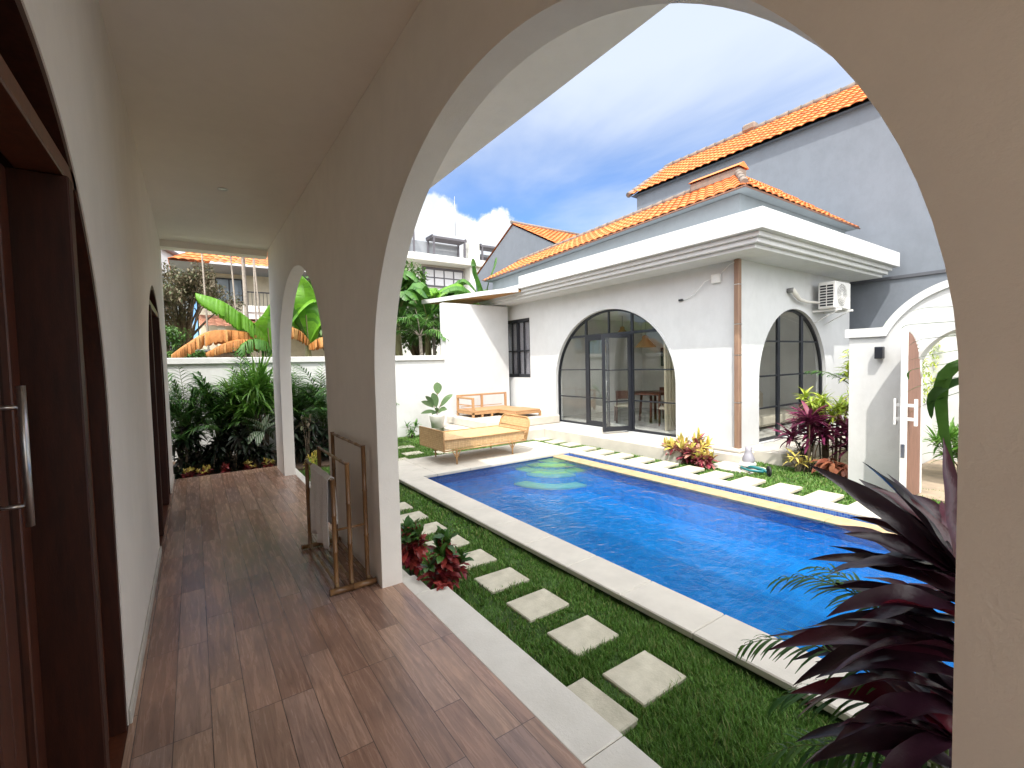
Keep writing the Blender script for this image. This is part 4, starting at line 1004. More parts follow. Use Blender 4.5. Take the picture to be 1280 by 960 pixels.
m = MB(); m.box(5.93,7.57,11.24,11.30,.82,.87,.008); m.box(5.93,5.99,10.40,11.24,.78,.83,.008); m.build('back_rail', LWOOD, cs)
m = MB()
for k in range(3): m.box(6.05,7.4,11.26,11.28,.52+k*.0,.54) if k == 0 else None
m.box(5.95,5.97,10.5,11.2,.60,.63); m.build('slat', LWOOD, cs)

# pool vacuum on the white slab
pv = thing('pool_vacuum', (7.45,3.9,-.13), 'grey pool vacuum head with blue green fittings and a black coil', 'pool cleaner')
MB().box(7.36,7.62,3.92,4.12,-.10,-.02,.03,Matrix.Translation((0,0,0))).build('body', POTW, pv)
mb = MB(); mb.lathe((7.52,4.02,-.02),[(.09,0),(.10,.05),(.07,.12),(.05,.18),(.06,.24),(.0001,.26)],16); mb.build('motor', mat('mid_grey_plastic',(.32,.31,.35),None,.4,5), pv)
mb = MB(); mb.tube([(7.40,3.98,-.08),(7.36,3.85,-.06),(7.38,3.72,-.08),(7.33,3.62,-.09)],.028,8); mb.tube([(7.48,4.10,-.09),(7.30,4.02,-.09),(7.25,3.85,-.10),(7.30,3.66,-.09)],.02,8); mb.build('hose', PLASTIC_G, pv)
mb = MB(); 
for r in (.045,.07): mb.tube([(7.30+r*math.cos(t)*.5,3.58+r*math.cos(t)*.6,-.07+r*math.sin(t)) for t in [i*math.pi/8 for i in range(17)]],.018,6,False)
mb.build('wheel', RUBBER, pv)

# ------------------------------------------------------------------ plants
Zv = Vector((0,0,1))
def blade(mb, base, d, L, W, n=6, droop=.8, prof='lance', fold=.25, twist=0.0, wav=0.0, side=None):
    p = Vector(base); d = Vector(d).normalized()
    s = Vector(side).normalized() if side else d.cross(Zv)
    if s.length < 1e-3: s = Vector((1,0,0))
    s.normalize(); base_i = len(mb.v)
    for i in range(n+1):
        t = i/n
        if prof == 'lance': w = W*.5*(math.sin(math.pi*min(1,(t*.86+.14)))**.75) if t < 1 else .0008
        elif prof == 'strap': w = W*.5*(1-t**3) if t < 1 else .0008
        elif prof == 'oval': w = W*.5*max(.03,math.sin(math.pi*(t*.97+.02)))**.6
        else: w = W*.5
        up = s.cross(d).normalized()
        e = s*w
        off = up*(abs(w)*fold) + up*(wav*math.sin(t*14+base_i)*w)
        mb.v += [tuple(p-e+off), tuple(p), tuple(p+e+off)]
        if i < n:
            d = (d + Vector((0,0,-1))*droop/n).normalized()
            if twist: s = (Matrix.Rotation(twist/n,3,d) @ s)
            s = (s - d*s.dot(d)).normalized()
            p = p + d*(L/n)
    for i in range(n):
        a = base_i+i*3
        mb.f += [(a,a+1,a+4,a+3),(a+1,a+2,a+5,a+4)]; mb.sm += [True,True]
    return p

def rosette(mb, c, n, L, W, el0, el1, droop, prof='lance', az=(0,360), nseg=6, fold=.25, wav=0, jit=.2):
    c = Vector(c)
    for k in range(n):
        a = R(rnd.uniform(*az)); e = R(rnd.uniform(el0,el1)); l = L*rnd.uniform(1-jit,1+jit)
        d = Vector((math.cos(a)*math.cos(e), math.sin(a)*math.cos(e), math.sin(e)))
        blade(mb, c+Vector((0,0,rnd.uniform(-.04,.04)*L)), d, l, W*rnd.uniform(.8,1.15), nseg, droop*rnd.uniform(.7,1.3), prof, fold, rnd.uniform(-.5,.5), wav)

def frond(mb, ms, base, az, el, L, nl=26, ll=.3, lw=.022, droop=1.0, r=.01, spread=1.0):
    p = Vector(base); d = Vector((math.cos(az)*math.cos(el), math.sin(az)*math.cos(el), math.sin(el)))
    pts = [p.copy()]; n = 18
    path = [(p.copy(), d.copy())]
    for i in range(n):
        d = (d+Vector((0,0,-1))*droop/n*(.4+1.2*i/n)).normalized(); p = p+d*(L/n); pts.append(p.copy()); path.append((p.copy(), d.copy()))
    ms.tube(pts, r, 5, False, [r*(1-.8*i/n) for i in range(n+1)])
    for k in range(nl):
        t = .18+.82*k/nl; i = min(n, int(t*n)); q, dd = path[i]; s = dd.cross(Zv)
        if s.length < .05: s = Vector((math.sin(az),-math.cos(az),0))
        s.normalize(); l = ll*(math.sin(math.pi*(t*.85+.1))**.6)*rnd.uniform(.85,1.1)
        for sg in (-1,1):
            dr = (dd*(.55+.5*t)+s*sg*spread+Zv*rnd.uniform(.0,.35)).normalized()
            blade(mb, q, dr, l, lw, 4, rnd.uniform(.5,1.2), 'lance', .3)

def palm_plant(x, y, z, h, n, L, lab, grp=None, name='palm', mt=None, ll=.3, nl=24, el=(45,85), droop=1.1, az=(0,360), cat='palm'):
    t = thing(name, (x,y,z), lab, cat, grp)
    mb, ms = MB(), MB()
    for k in range(n):
        a = R(rnd.uniform(*az)); bx, by = x+rnd.uniform(-.12,.12), y+rnd.uniform(-.12,.12)
        hh = h*rnd.uniform(.3,1)
        ms.tube([(bx,by,z),(bx+.03*math.cos(a),by+.03*math.sin(a),z+hh)], .014, 6, False)
        frond(mb, ms, (bx+.03*math.cos(a),by+.03*math.sin(a),z+hh), a, R(rnd.uniform(*el)), L*rnd.uniform(.75,1.15), nl, ll, .026, droop)
    mb.build('fronds', mt or L_PALM, t); ms.build('stems', mat('palm_stem',(.16,.22,.06),(.10,.13,.04),.6,8) if 'palm_stem' not in bpy.data.materials else bpy.data.materials['palm_stem'], t)
    return t

# --- big burgundy cordyline in the foreground right
cd = thing('cordyline', (1.95,.30,ZL), 'large burgundy cordyline with long dark glossy leaves in the right foreground', 'plant')
ms = MB(); crowns = [((1.98,.33,ZL),(1.96,.36,1.02)),((2.02,.18,ZL),(2.0,.30,.72)),((1.90,.30,ZL),(1.92,.36,.46)),((2.1,.3,ZL),(2.12,.36,.9))]
for a, b in crowns: ms.tube([a,((a[0]+b[0])/2+.03,(a[1]+b[1])/2,(a[2]+b[2])/2),b],.016,8,True,[.02,.017,.013])
ms.build('stems', TRUNK, cd)
mb = MB()
def hand(base, tip, W, sag=.1, n=12, roll=0.0):
    """one long leaf from base to tip, arching: used for the leaves whose sweep the photograph shows"""
    a, b = Vector(base), Vector(tip); L = (b-a).length; i0 = len(mb.v)
    for i in range(n+1):
        t = i/n; p = a.lerp(b,t)+Zv*sag*4*t*(1-t)
        d = ((b-a)/n + Zv*sag*4*(1-2*t)/n).normalized(); s = d.cross(Zv); s.normalize(); s = Matrix.Rotation(roll,3,d) @ s
        up = s.cross(d); w = W*.5*(math.sin(math.pi*min(1,t*.82+.16))**1.15) if i < n else .0006
        wv_ = .12*math.sin(t*17+i0)*w
        mb.v += [tuple(p-s*w+up*(w*.38+wv_)),tuple(p),tuple(p+s*w+up*(w*.38-wv_))]
    for i in range(n):
        q = i0+i*3; mb.f += [(q,q+1,q+4,q+3),(q+1,q+2,q+5,q+4)]; mb.sm += [True,True]
C = (1.96,.37,1.0); C2 = (2.0,.33,.72); C3 = (1.93,.37,.48)
for b, tp, W, sg, ro in (
    (C,(1.80,.585,1.35),.095,.02,-.9),((1.97,.37,1.0),(1.86,.77,1.30),.085,.02,-1.0),((1.98,.36,.98),(1.78,.63,1.10),.095,.03,-.8),((1.98,.36,.93),(1.84,.76,.95),.085,.06,-.5),
    ((1.98,.36,.90),(1.78,.72,.87),.095,.05,-.8),((1.98,.36,.86),(1.68,.64,.84),.085,.05,-.6),(C2,(1.74,.86,.59),.105,.07,-.6),(C2,(1.78,.88,.62),.07,.06,-.7),
    (C2,(1.72,.76,.52),.10,.07,-.6),((1.96,.36,.60),(1.70,.74,.42),.10,.08,-.5),(C3,(1.66,.68,.32),.09,.07,-.6),(C3,(1.72,.74,.22),.085,.08,-.5),
    (C,(2.15,.62,1.25),.08,.03,-.8),((2.12,.36,.95),(2.3,.58,1.15),.085,.05,-.7),(C,(2.05,.44,1.42),.07,.0,.6),((1.98,.36,.93),(2.15,.80,1.0),.09,.07,-.6),(C2,(2.05,.82,.76),.10,.06,-.7),
    (C2,(1.90,.84,.50),.09,.06,-.6),(C3,(1.90,.80,.34),.09,.07,-.5),(C3,(1.58,.52,.28),.08,.07,-.4),(C2,(1.64,.62,.66),.09,.06,-.8),
    ((1.99,.35,.80),(1.76,.70,.76),.10,.05,-.7),((1.99,.35,.76),(1.84,.78,.68),.10,.06,-.6),((1.97,.35,.66),(1.70,.68,.60),.10,.06,-.6),((1.95,.36,.50),(1.78,.80,.44),.10,.06,-.6),
    ((1.99,.36,.98),(1.92,.66,1.12),.09,.03,-.9),((2.0,.36,1.0),(2.0,.62,1.22),.085,.03,-.9),((2.0,.35,.88),(1.9,.72,1.0),.09,.04,-.8),((1.98,.35,.55),(1.64,.60,.46),.10,.07,-.5),((1.95,.35,.36),(1.74,.76,.30),.10,.06,-.5),((1.93,.35,.30),(1.62,.62,.16),.09,.06,-.4),((1.95,.35,.25),(1.85,.78,.14),.09,.06,-.4)):
    hand(b,tp,W*.88,sg*rnd.uniform(.5,1.5),16,ro*rnd.choice((1,.9,.55,.3,-.5,-.8)))
for c, n, e0, e1 in ((C,12,5,60),((1.98,.34,.84),10,-10,45),(C2,13,-15,50),((1.96,.34,.58),11,-20,40),(C3,14,-20,45),((1.92,.34,.25),14,-10,50),((2.12,.36,.9),9,0,70)):
    rosette(mb, c, int(n*.6), .37, .066, e0, e1, .8, 'lance', (-60,150), 8, .3, .25)
mb.build('leaves', L_BURG, cd)
# green palm mixed in with it
t = thing('areca_palm', (1.95,.45,ZL), 'green feathery palm growing among the burgundy leaves in the right foreground', 'palm')
mb, ms = MB(), MB()
for base, az, el, L in (((2.05,.42,.62),R(98),R(48),.62),((2.0,.45,.45),R(112),R(42),.66),((2.0,.42,.40),R(100),R(20),.60),((2.0,.40,.22),R(115),R(25),.62),((2.08,.45,.55),R(85),R(60),.55),((2.02,.4,.3),R(130),R(30),.45)):
    ms.tube([(2.0,.40,ZL),base],.007,5,False); frond(mb, ms, base, az, el, L, 24, .16, .011, 1.7, .005)
mb.build('fronds', L_PALM, t); ms.build('stems', bpy.data.materials.get('palm_stem') or mat('palm_stem',(.16,.22,.06),(.10,.13,.04),.6,8), t)
# broad palm leaves near the gate, seen beside the right pier
t = thing('fan_palm', (3.05,.35,ZL), 'tall green palm with hanging leaves just left of the right pier', 'palm')
mb, ms = MB(), MB()
for a, b, W, dr, sd in (((2.95,.30,1.5),(-.10,.36,.28),.12,1.1,1),((2.95,.32,1.45),(-.2,.40,.10),.05,.6,1),((2.95,.32,1.5),(-.25,.45,.30),.03,.7,1),((2.9,.30,1.4),(-.3,.5,.1),.025,.9,1)):
    pass


def sweep(mb, pts, W, prof=.85, side=None):
    """leaf along a polyline of points, smoothed"""
    P_ = [Vector(p) for p in pts]; n = 14; i0 = len(mb.v); out = []
    for i in range(n+1):
        t = i/n*(len(P_)-1); k = min(int(t), len(P_)-2); f = t-k
        p0, p1, p2, p3 = P_[max(k-1,0)], P_[k], P_[k+1], P_[min(k+2,len(P_)-1)]
        out.append(.5*((2*p1)+(p2-p0)*f+(2*p0-5*p1+4*p2-p3)*f*f+(3*p1-p0-3*p2+p3)*f**3))
    for i, p in enumerate(out):
        d = (out[min(i+1,n)]-out[max(i-1,0)]).normalized(); s = Vector(side) if side else d.cross(Zv)
        s = (s-d*s.dot(d)).normalized(); up = s.cross(d); t = i/n
        w = W*.5*(math.sin(math.pi*min(1,t*.84+.14))**prof) if i < n else .0006
        mb.v += [tuple(p-s*w+up*w*.25),tuple(p),tuple(p+s*w+up*w*.25)]
    for i in range(n):
        q = i0+i*3; mb.f += [(q,q+1,q+4,q+3),(q+1,q+2,q+5,q+4)]; mb.sm += [True,True]
sweep(mb, [(2.95,.30,1.52),(2.88,.48,1.66),(2.82,.60,1.60),(2.80,.60,1.38),(2.80,.55,1.10)], .06, .8, (.2,1,.15))
sweep(mb, [(2.95,.30,1.50),(2.85,.50,1.58),(2.80,.63,1.52),(2.79,.64,1.40)], .05, .8, (.2,1,.1))
for k in range(7):
    z = 1.55+.05*k; sweep(mb, [(2.95,.25,1.48),(2.86,.45,z),(2.80,.62+.04*(k%3),z+.02*(k-3)),(2.77,.72+.03*(k%2),z-.04+.03*(k-3))], .018, .8)
for k in range(16):
    a = R(rnd.uniform(-150,40)); e = R(rnd.uniform(5,75)); blade(mb, (2.95,.22,1.45), (math.cos(a)*math.cos(e),math.sin(a)*math.cos(e),math.sin(e)), .8, .07, 8, 1.2, 'lance', .3)
ms.tube([(3.05,.15,ZL),(3.0,.18,.6),(2.95,.24,1.48)], .035, 8, True, [.05,.04,.03])
mb.build('fronds', L_PALM, t); ms.build('trunk', TRUNK, t)

# --- red croton by the pier
def croton(name, x, y, z, h, spread, n, tops, lows, label, LW=(.16,.05), stems=7, cat='plant', el=(0,80)):
    t = thing(name, (x,y,z), label, cat)
    ms = MB(); hd = []
    for k in range(stems):
        a = 6.283*k/stems+rnd.uniform(-.3,.3); rr = spread*rnd.uniform(.2,1); hh = h*(1-.45*(rr/spread)**1.5)*rnd.uniform(.85,1.05)
        b = (x+rr*math.cos(a), y+rr*math.sin(a), z+hh*.8); hd.append(b)
        ms.tube([(x+.03*math.cos(a),y+.03*math.sin(a),z),((x+b[0])/2,(y+b[1])/2,z+hh*.35),b], .008, 5, True, [.010,.008,.006])
    ms.build('stems', TRUNK, t)
    for nm, mt, lo, hi, k in (('upper_leaves', tops, .80, 1.05, int(n*.8)), ('lower_leaves', lows, .22, .90, int(n*2.4))):
        mb = MB()
        for b in hd:
            for _ in range(k//stems):
                f = rnd.uniform(lo,hi); c = Vector((x,y,z)).lerp(Vector(b), f**.8); c.z = z+(b[2]-z)*f
                a = R(rnd.uniform(0,360)); e = R(rnd.uniform(*el) + (20 if nm[0]=='u' else -15))
                blade(mb, c, (math.cos(a)*math.cos(e),math.sin(a)*math.cos(e),math.sin(e)), LW[0]*rnd.uniform(.7,1.2), LW[1]*rnd.uniform(.8,1.2), 5, rnd.uniform(.3,1.1), 'oval', .3, rnd.uniform(-.6,.6), .15)
        mb.build(nm, mt, t)
    return t
croton('red_croton', 1.63, 3.40, ZL, .60, .15, 80, L_GREEND, L_RED, 'red croton with glossy green top leaves beside the white pier', (.13,.055), 6)
croton('red_croton', 1.55, 3.86, ZL, .58, .15, 70, L_GREEND, L_RED, 'red croton half hidden behind the white pier', (.12,.05), 5)
mb = MB(); rosette(mb, (1.49,3.18,.01), 9, .055, .032, -5, 30, .4, 'oval'); tag(mb.build('fallen_leaves', L_RED, origin=(1.49,3.18,0)), 'small cluster of fallen red leaves on the pale kerb', 'leaves')
croton('yellow_croton', 7.30, 4.95, ZL, .64, .38, 200, L_YEL, L_PINK, 'yellow topped pink croton bush at the corner of the pool house', (.17,.045), 12)
for k, (x, y) in enumerate(((7.25,5.35),(7.1,4.55))): croton('yellow_croton', x, y, ZL, .42-.1*k, .20, 90, L_YEL, L_PINK, ('low yellow and pink croton left of the larger croton bush','low yellow and pink croton right of the larger croton bush')[k], (.14,.04), 7)

# --- mixed cluster between the side terrace and the gate wall
def shrub(name, x, y, z, h, rad, n, mt, label, LW, prof='lance', heads=8, el=(-10,70), cat='plant', hmin=.35, droop=(.5,1.4), grp=None, trunk=True):
    t = thing(name, (x,y,z), label, cat, grp)
    ms, mb = MB(), MB()
    for k in range(heads):
        a = rnd.uniform(0,6.283); rr = rad*math.sqrt(rnd.random()); hh = h*rnd.uniform(hmin,1)
        c = (x+rr*math.cos(a), y+rr*math.sin(a), z+hh)
        ms.tube([(x+rr*.4*math.cos(a),y+rr*.4*math.sin(a),z),((x+c[0])/2+.02,(y+c[1])/2,z+hh*.5),c], .010, 5, True, [.013,.010,.007])
        for _ in range(n//heads):
            aa = R(rnd.uniform(0,360)); e = R(rnd.uniform(*el))
            blade(mb, Vector(c)+Vector((0,0,-rnd.uniform(0,.12)*h)), (math.cos(aa)*math.cos(e),math.sin(aa)*math.cos(e),math.sin(e)), LW[0]*rnd.uniform(.7,1.2), LW[1]*rnd.uniform(.8,1.2), 6, rnd.uniform(*droop), prof, .3, rnd.uniform(-.6,.6), .1)
    ms.build('stems', TRUNK, t); mb.build('leaves', mt, t)
    return t
shrub('song_of_india', 8.45, 3.15, ZL, 1.30, .42, 520, L_LIME, 'lime yellow leafy shrub standing over the burgundy plants beside the gate wall', (.20,.034), 'strap', 16, (-10,75), hmin=.72)
shrub('song_of_india', 8.9, 2.9, ZL, 2.05, .28, 300, L_LIME, 'taller lime green shrub rising behind the end of the gate wall', (.20,.034), 'strap', 10, (-10,75), hmin=.6)
shrub('burgundy_cordyline', 8.05, 3.35, ZL, .95, .28, 210, L_PURP, 'magenta and burgundy cordyline below the lime shrub', (.36,.055), 'lance', 7, (0,75), hmin=.55)
shrub('burgundy_cordyline', 8.45, 2.85, ZL, .85, .25, 170, L_PURP, 'second burgundy cordyline nearest the gate wall', (.34,.055), 'lance', 7, (0,75), hmin=.5)
shrub('copper_plant', 8.0, 2.92, ZL, .36, .20, 60, L_ORANGE, 'low copper orange leaved plant at the foot of the gate wall', (.24,.075), 'oval', 6, (-60,30), hmin=.6, droop=(1,2))
shrub('variegated_plant', 7.95, 3.42, ZL, .28, .14, 50, L_YEL, 'small yellow star shaped plant below the burgundy cordyline', (.17,.03), 'lance', 5, (0,70), hmin=.6)
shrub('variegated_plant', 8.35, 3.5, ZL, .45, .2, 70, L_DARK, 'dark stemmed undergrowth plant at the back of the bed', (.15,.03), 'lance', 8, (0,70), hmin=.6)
palm_plant(9.2, 3.0, ZL, 1.6, 6, .7, 'small green palm between the side window and the gate wall', ll=.22, nl=18, el=(20,60))
# climbing vine over the wall top beside the air conditioner
t = thing('creeper', (9.8,2.6,1.9), 'pale green creeper covering the wall top under the air conditioner', 'climbing plant')
mb = MB(); 
MB().box(8.9,13.4,2.42,2.60,-.2,2.0,.01).build('support_wall', WHITE, t)
for _ in range(2600):
    if rnd.random() < .6: x, y, z = rnd.uniform(8.9,13.2), rnd.uniform(2.36,2.66), 2.0+abs(rnd.gauss(0,.10))
    else: x, z = rnd.uniform(8.9,12), rnd.uniform(.9,2.1); y = 2.42-rnd.uniform(0,.08)
    a = rnd.uniform(0,6.28); e = rnd.uniform(-.6,1.2); blade(mb,(x,y,z),(math.cos(a)*math.cos(e),math.sin(a)*math.cos(e),math.sin(e)),rnd.uniform(.06,.13),.02,3,.8,'lance',.3)
mb.build('leaves', L_LIME, t)
# plants behind the gateway
shrub('gateway_shrub', 9.4, 1.75, ZL, .75, .45, 420, L_STRAP, 'bright green strap leaved shrub seen through the gateway', (.30,.035), 'lance', 12, (10,85), hmin=.3)
palm_plant(9.6, 1.2, ZL, 1.0, 5, .8, 'small palm deeper behind the gateway', ll=.2, nl=16)

# --- planting at the end of the veranda
PALM_K = 1
gp = 'plants in the bed at the end of the veranda'
spots = [(-.15,10.1,.75,14,.95,'feathery green palm at the left end of the bed, against the left wall'),(.42,10.3,.75,16,1.05,'feathery green palm second from the left in the end bed'),(.95,10.9,.9,12,1.0,'feathery palm at the back of the end bed, near the middle'),
         (2.25,10.2,.7,14,1.0,'feathery palm seen through the narrow arch'),(2.9,10.4,.7,12,.9,'feathery palm at the right of the narrow arch'),(1.75,10.9,.8,10,.9,'feathery palm behind the end pillar')]
for x, y, h, n, L, lab in spots: palm_plant(x, y, ZL, h+.28, n+16, L*1.08, lab, gp, ll=.34, nl=34, el=(42,88), droop=1.1)
shrub('strap_plant', 1.12, 10.15, ZL, 1.85, .36, 560, L_STRAP, 'tall bright green strap leaved plant in front of the end pillar', (.62,.045), 'strap', 10, (15,85), hmin=.62, droop=(.6,1.6), grp=gp)
shrub('strap_plant', .70, 10.3, ZL, 1.60, .28, 300, L_STRAP, 'shorter bright green strap leaved plant left of the tall one', (.55,.042), 'strap', 7, (15,85), hmin=.62, droop=(.6,1.6), grp=gp)
t = thing('shell_ginger', (1.02,9.65,ZL), 'white striped broad leaved plant low in front of the green strap plant', 'plant', gp)
N = NT('striped_leaf'); b = N.n('ShaderNodeBsdfPrincipled'); N.l(b.outputs[0], N.out.inputs[0]); b.inputs['Roughness'].default_value = .4
w_ = N.n('ShaderNodeTexWave'); w_.inputs['Scale'].default_value = 9; w_.inputs['Distortion'].default_value = 2; N.l(coords(N,(1,1,.3)), w_.inputs['Vector']); N.l(ramp(N,[(.45,(.08,.17,.06)),(.6,(.55,.60,.48))],w_.outputs['Fac']), b.inputs['Base Color'])
mb = MB(); rosette(mb, (1.02,9.65,.55), 16, .42, .14, 0, 80, 1.2, 'oval'); mb.build('leaves', N.m, t); ms = MB(); ms.tube([(1.02,9.65,ZL),(1.02,9.65,.6)],.015,6); ms.build('stems', TRUNK, t)
k = 0
nm = ['leftmost','second','third','fourth','fifth','sixth','seventh','eighth']
for x, y in ((-.2,9.65),(.15,9.75),(.5,9.7),(.85,9.6),(1.5,9.7),(1.95,9.6),(2.4,9.65),(3.0,9.7)):
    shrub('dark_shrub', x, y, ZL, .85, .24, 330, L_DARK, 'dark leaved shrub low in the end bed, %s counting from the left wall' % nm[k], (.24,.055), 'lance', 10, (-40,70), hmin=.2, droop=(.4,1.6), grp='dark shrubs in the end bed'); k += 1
for i, (x, y, lab) in enumerate(((-.12,9.22,'yellow and red croton at the floor edge beside the left wall'),(.08,9.2,'yellow and red croton at the floor edge, second from the left wall'),(.72,9.22,'pale yellow croton at the floor edge near the middle of the opening'),(1.02,9.25,'pale yellow croton at the floor edge next to the end pillar'),(1.75,8.9,'yellow green croton seen through the narrow arch behind the towel rack'),(1.62,8.4,'yellow green croton behind the low rail of the towel rack'),(.38,9.18,'dark red low croton between the yellow ones'))):
    croton('bed_croton', x, y, -.12, .26 if i < 4 or i == 6 else .42, .12, 42, L_YEL if i != 6 else L_RED, L_RED if i < 4 or i == 6 else L_LIME, lab, (.075,.032), 4)
shrub('copper_shrub', 1.72, 9.5, ZL, 1.0, .10, 36, L_OLIVE, 'brown leaved shrub seen through the narrow arch', (.13,.055), 'oval', 6, (-20,60), hmin=.7)

# potted rubber plant behind the daybed
t = thing('potted_plant', (5.15,10.9,.085), 'rubber plant with grey green leaves in a white pot against the garden wall', 'potted plant')
MB().lathe((5.15,10.9,.087), [(.0001,0),(.15,0),(.20,.30),(.21,.34),(.19,.34),(.18,.31),(.0001,.30)], 24).build('pot', POTW, t)
MB().lathe((5.15,10.9,.087), [(.178,.305),(.0001,.312)], 16).build('soil', SOIL, t)
ms = MB(); ms.tube([(5.15,10.9,.39),(5.14,10.9,.75),(5.17,10.88,.98)],.012,6); ms.tube([(5.15,10.9,.45),(5.05,10.88,.70)],.009,6); ms.tube([(5.15,10.9,.45),(5.28,10.9,.72)],.009,6); ms.build('stem', TRUNK, t)
mb = MB()
for b, tp, W in (((5.17,10.88,.95),(5.16,10.86,1.26),.22),((5.12,10.88,.62),(5.02,10.84,1.0),.20),((5.06,10.88,.66),(4.80,10.8,.93),.12),((5.05,10.88,.62),(4.68,10.8,.80),.13),((5.26,10.9,.68),(5.62,10.9,.92),.13),((5.25,10.9,.62),(5.48,10.8,.86),.11),
    ((5.12,10.9,.5),(4.66,10.8,.50),.10),((5.18,10.9,.5),(5.40,10.8,.55),.10),((5.14,10.86,.5),(5.02,10.7,.62),.10),((5.16,10.86,.46),(5.3,10.7,.62),.10),((5.16,10.9,.48),(4.92,10.75,.45),.09)):
    i0=len(mb.v); a, b2 = Vector(b), Vector(tp); n=8
    s = (b2-a).cross(Vector((.55,.83,0))).normalized()
    for i in range(n+1):
        tt=i/n; p=a.lerp(b2,tt)+Zv*.03*4*tt*(1-tt); w=W*.5*max(.02,math.sin(math.pi*min(1,tt*.97+.02)))**.7
        mb.v += [tuple(p-s*w+Vector((0,-.2*w,0))),tuple(p),tuple(p+s*w+Vector((0,-.2*w,0)))]
    for i in range(n): q=i0+i*3; mb.f += [(q,q+1,q+4,q+3),(q+1,q+2,q+5,q+4)]; mb.sm += [True,True]
mb.build('leaves', L_RUBBER, t)
for i,(x,y) in enumerate(((4.55,11.3),(3.4,11.2),(2.4,11.1),(3.9,11.35))):
    shrub('garden_shrub', x, y, ZL, .38, .2, 90, L_PALM, 'low green shrub along the garden wall, %s from the potted plant' % nm[i].replace('leftmost','first'), (.2,.03), 'lance', 6, (10,80))

# --- bananas behind the wall
def banana_leaf(mb, path, W, tear=.5, hang=.5):
    P_ = [Vector(p) for p in path]; n = 64; out = []
    for i in range(n+1):
        t = i/n*(len(P_)-1); k = min(int(t), len(P_)-2); f = t-k
        p0, p1, p2, p3 = P_[max(k-1,0)], P_[k], P_[k+1], P_[min(k+2,len(P_)-1)]
        out.append(.5*((2*p1)+(p2-p0)*f+(2*p0-5*p1+4*p2-p3)*f*f+(3*p1-p0-3*p2+p3)*f**3))
    for sg in (-1,1):
        gap = 0; h_ = hang
        prev = None
        for i in range(n):
            if rnd.random() < tear*.35 or prev is None: h_ = hang*rnd.uniform(.8,1.25); fresh = True
            else: fresh = False
            q = []
            for j in (i,i+1):
                d = (out[min(j+1,n)]-out[max(j-1,0)]).normalized(); s = d.cross(Zv); 
                if s.length < .1: s = Vector((1,0,0))
                s.normalize(); tt = j/n
                w = W*.5*max(.02, math.sin(math.pi*min(1,(tt*.93+.05))))**.55
                w *= 1+.05*math.sin(j*2.4+sg)+(rnd.uniform(-.16,.02) if (j == i and fresh and i) else 0)
                p = out[j]; m_ = p+s*sg*w*.55*math.cos(h_*.5)+Zv*(.10*w-w*.3*math.sin(h_*.6)); e = p+s*sg*w*math.cos(h_)+Vector((0,0,-w*math.sin(h_)))
                q.append((p,m_,e))
            if fresh or prev is None:
                b0 = len(mb.v); mb.v += [tuple(x) for x in q[0]]
            else: b0 = prev
            b1 = len(mb.v); mb.v += [tuple(x) for x in q[1]]
            mb.f += [(b0,b0+1,b1+1,b1),(b0+1,b0+2,b1+2,b1+1)]; mb.sm += [True,True]; prev = b1
    return out
def banana(x, y, lab, leaves, h=2.2, grp='banana plants behind the garden wall'):
    t = thing('banana_plant', (x,y,-.19), lab, 'banana plant', grp)
    ms = MB(); ms.tube([(x,y,-.19),(x+.03,y,h*.6),(x,y,h)], .11, 10, True, [.14,.11,.06]); 
    g, d, gd = MB(), MB(), MB()
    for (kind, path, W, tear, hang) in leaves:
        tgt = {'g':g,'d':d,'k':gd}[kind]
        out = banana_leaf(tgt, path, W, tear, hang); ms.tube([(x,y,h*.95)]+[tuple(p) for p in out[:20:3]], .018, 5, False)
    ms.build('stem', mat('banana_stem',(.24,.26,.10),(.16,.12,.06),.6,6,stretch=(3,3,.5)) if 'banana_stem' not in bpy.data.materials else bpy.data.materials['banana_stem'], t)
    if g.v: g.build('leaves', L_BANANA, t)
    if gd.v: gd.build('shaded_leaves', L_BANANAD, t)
    if d.v: d.build('dead_leaves', L_DEAD, t)
banana(1.62,12.9,'banana plant with one long lime leaf reaching left and dead orange leaves over the wall',[
    ('g',[(1.55,12.85,2.45),(1.15,12.75,2.90),(.65,12.7,3.30),(.12,12.65,3.46)],.95,.35,1.1),
    ('d',[(1.5,12.8,2.45),(1.0,12.7,2.62),(.35,12.6,2.60),(-.10,12.5,2.30),(-.38,12.45,2.06)],.66,1.2,1.25),
    ('d',[(1.5,12.7,2.3),(1.1,12.6,2.42),(.7,12.5,2.36),(.25,12.45,2.10)],.55,1.2,1.25),
    ('g',[(1.6,12.8,2.2),(1.55,12.7,2.8),(1.62,12.65,3.2),(1.78,12.6,3.35)],.75,.5,.25),
    ('k',[(1.6,12.8,2.1),(1.35,12.6,2.42),(1.0,12.5,2.36),(.85,12.4,2.1)],.7,.6,1.0),
    ('g',[(1.7,12.9,2.3),(2.1,12.8,2.9),(2.5,12.7,3.4),(2.8,12.7,3.5)],.44,.4,.5)])
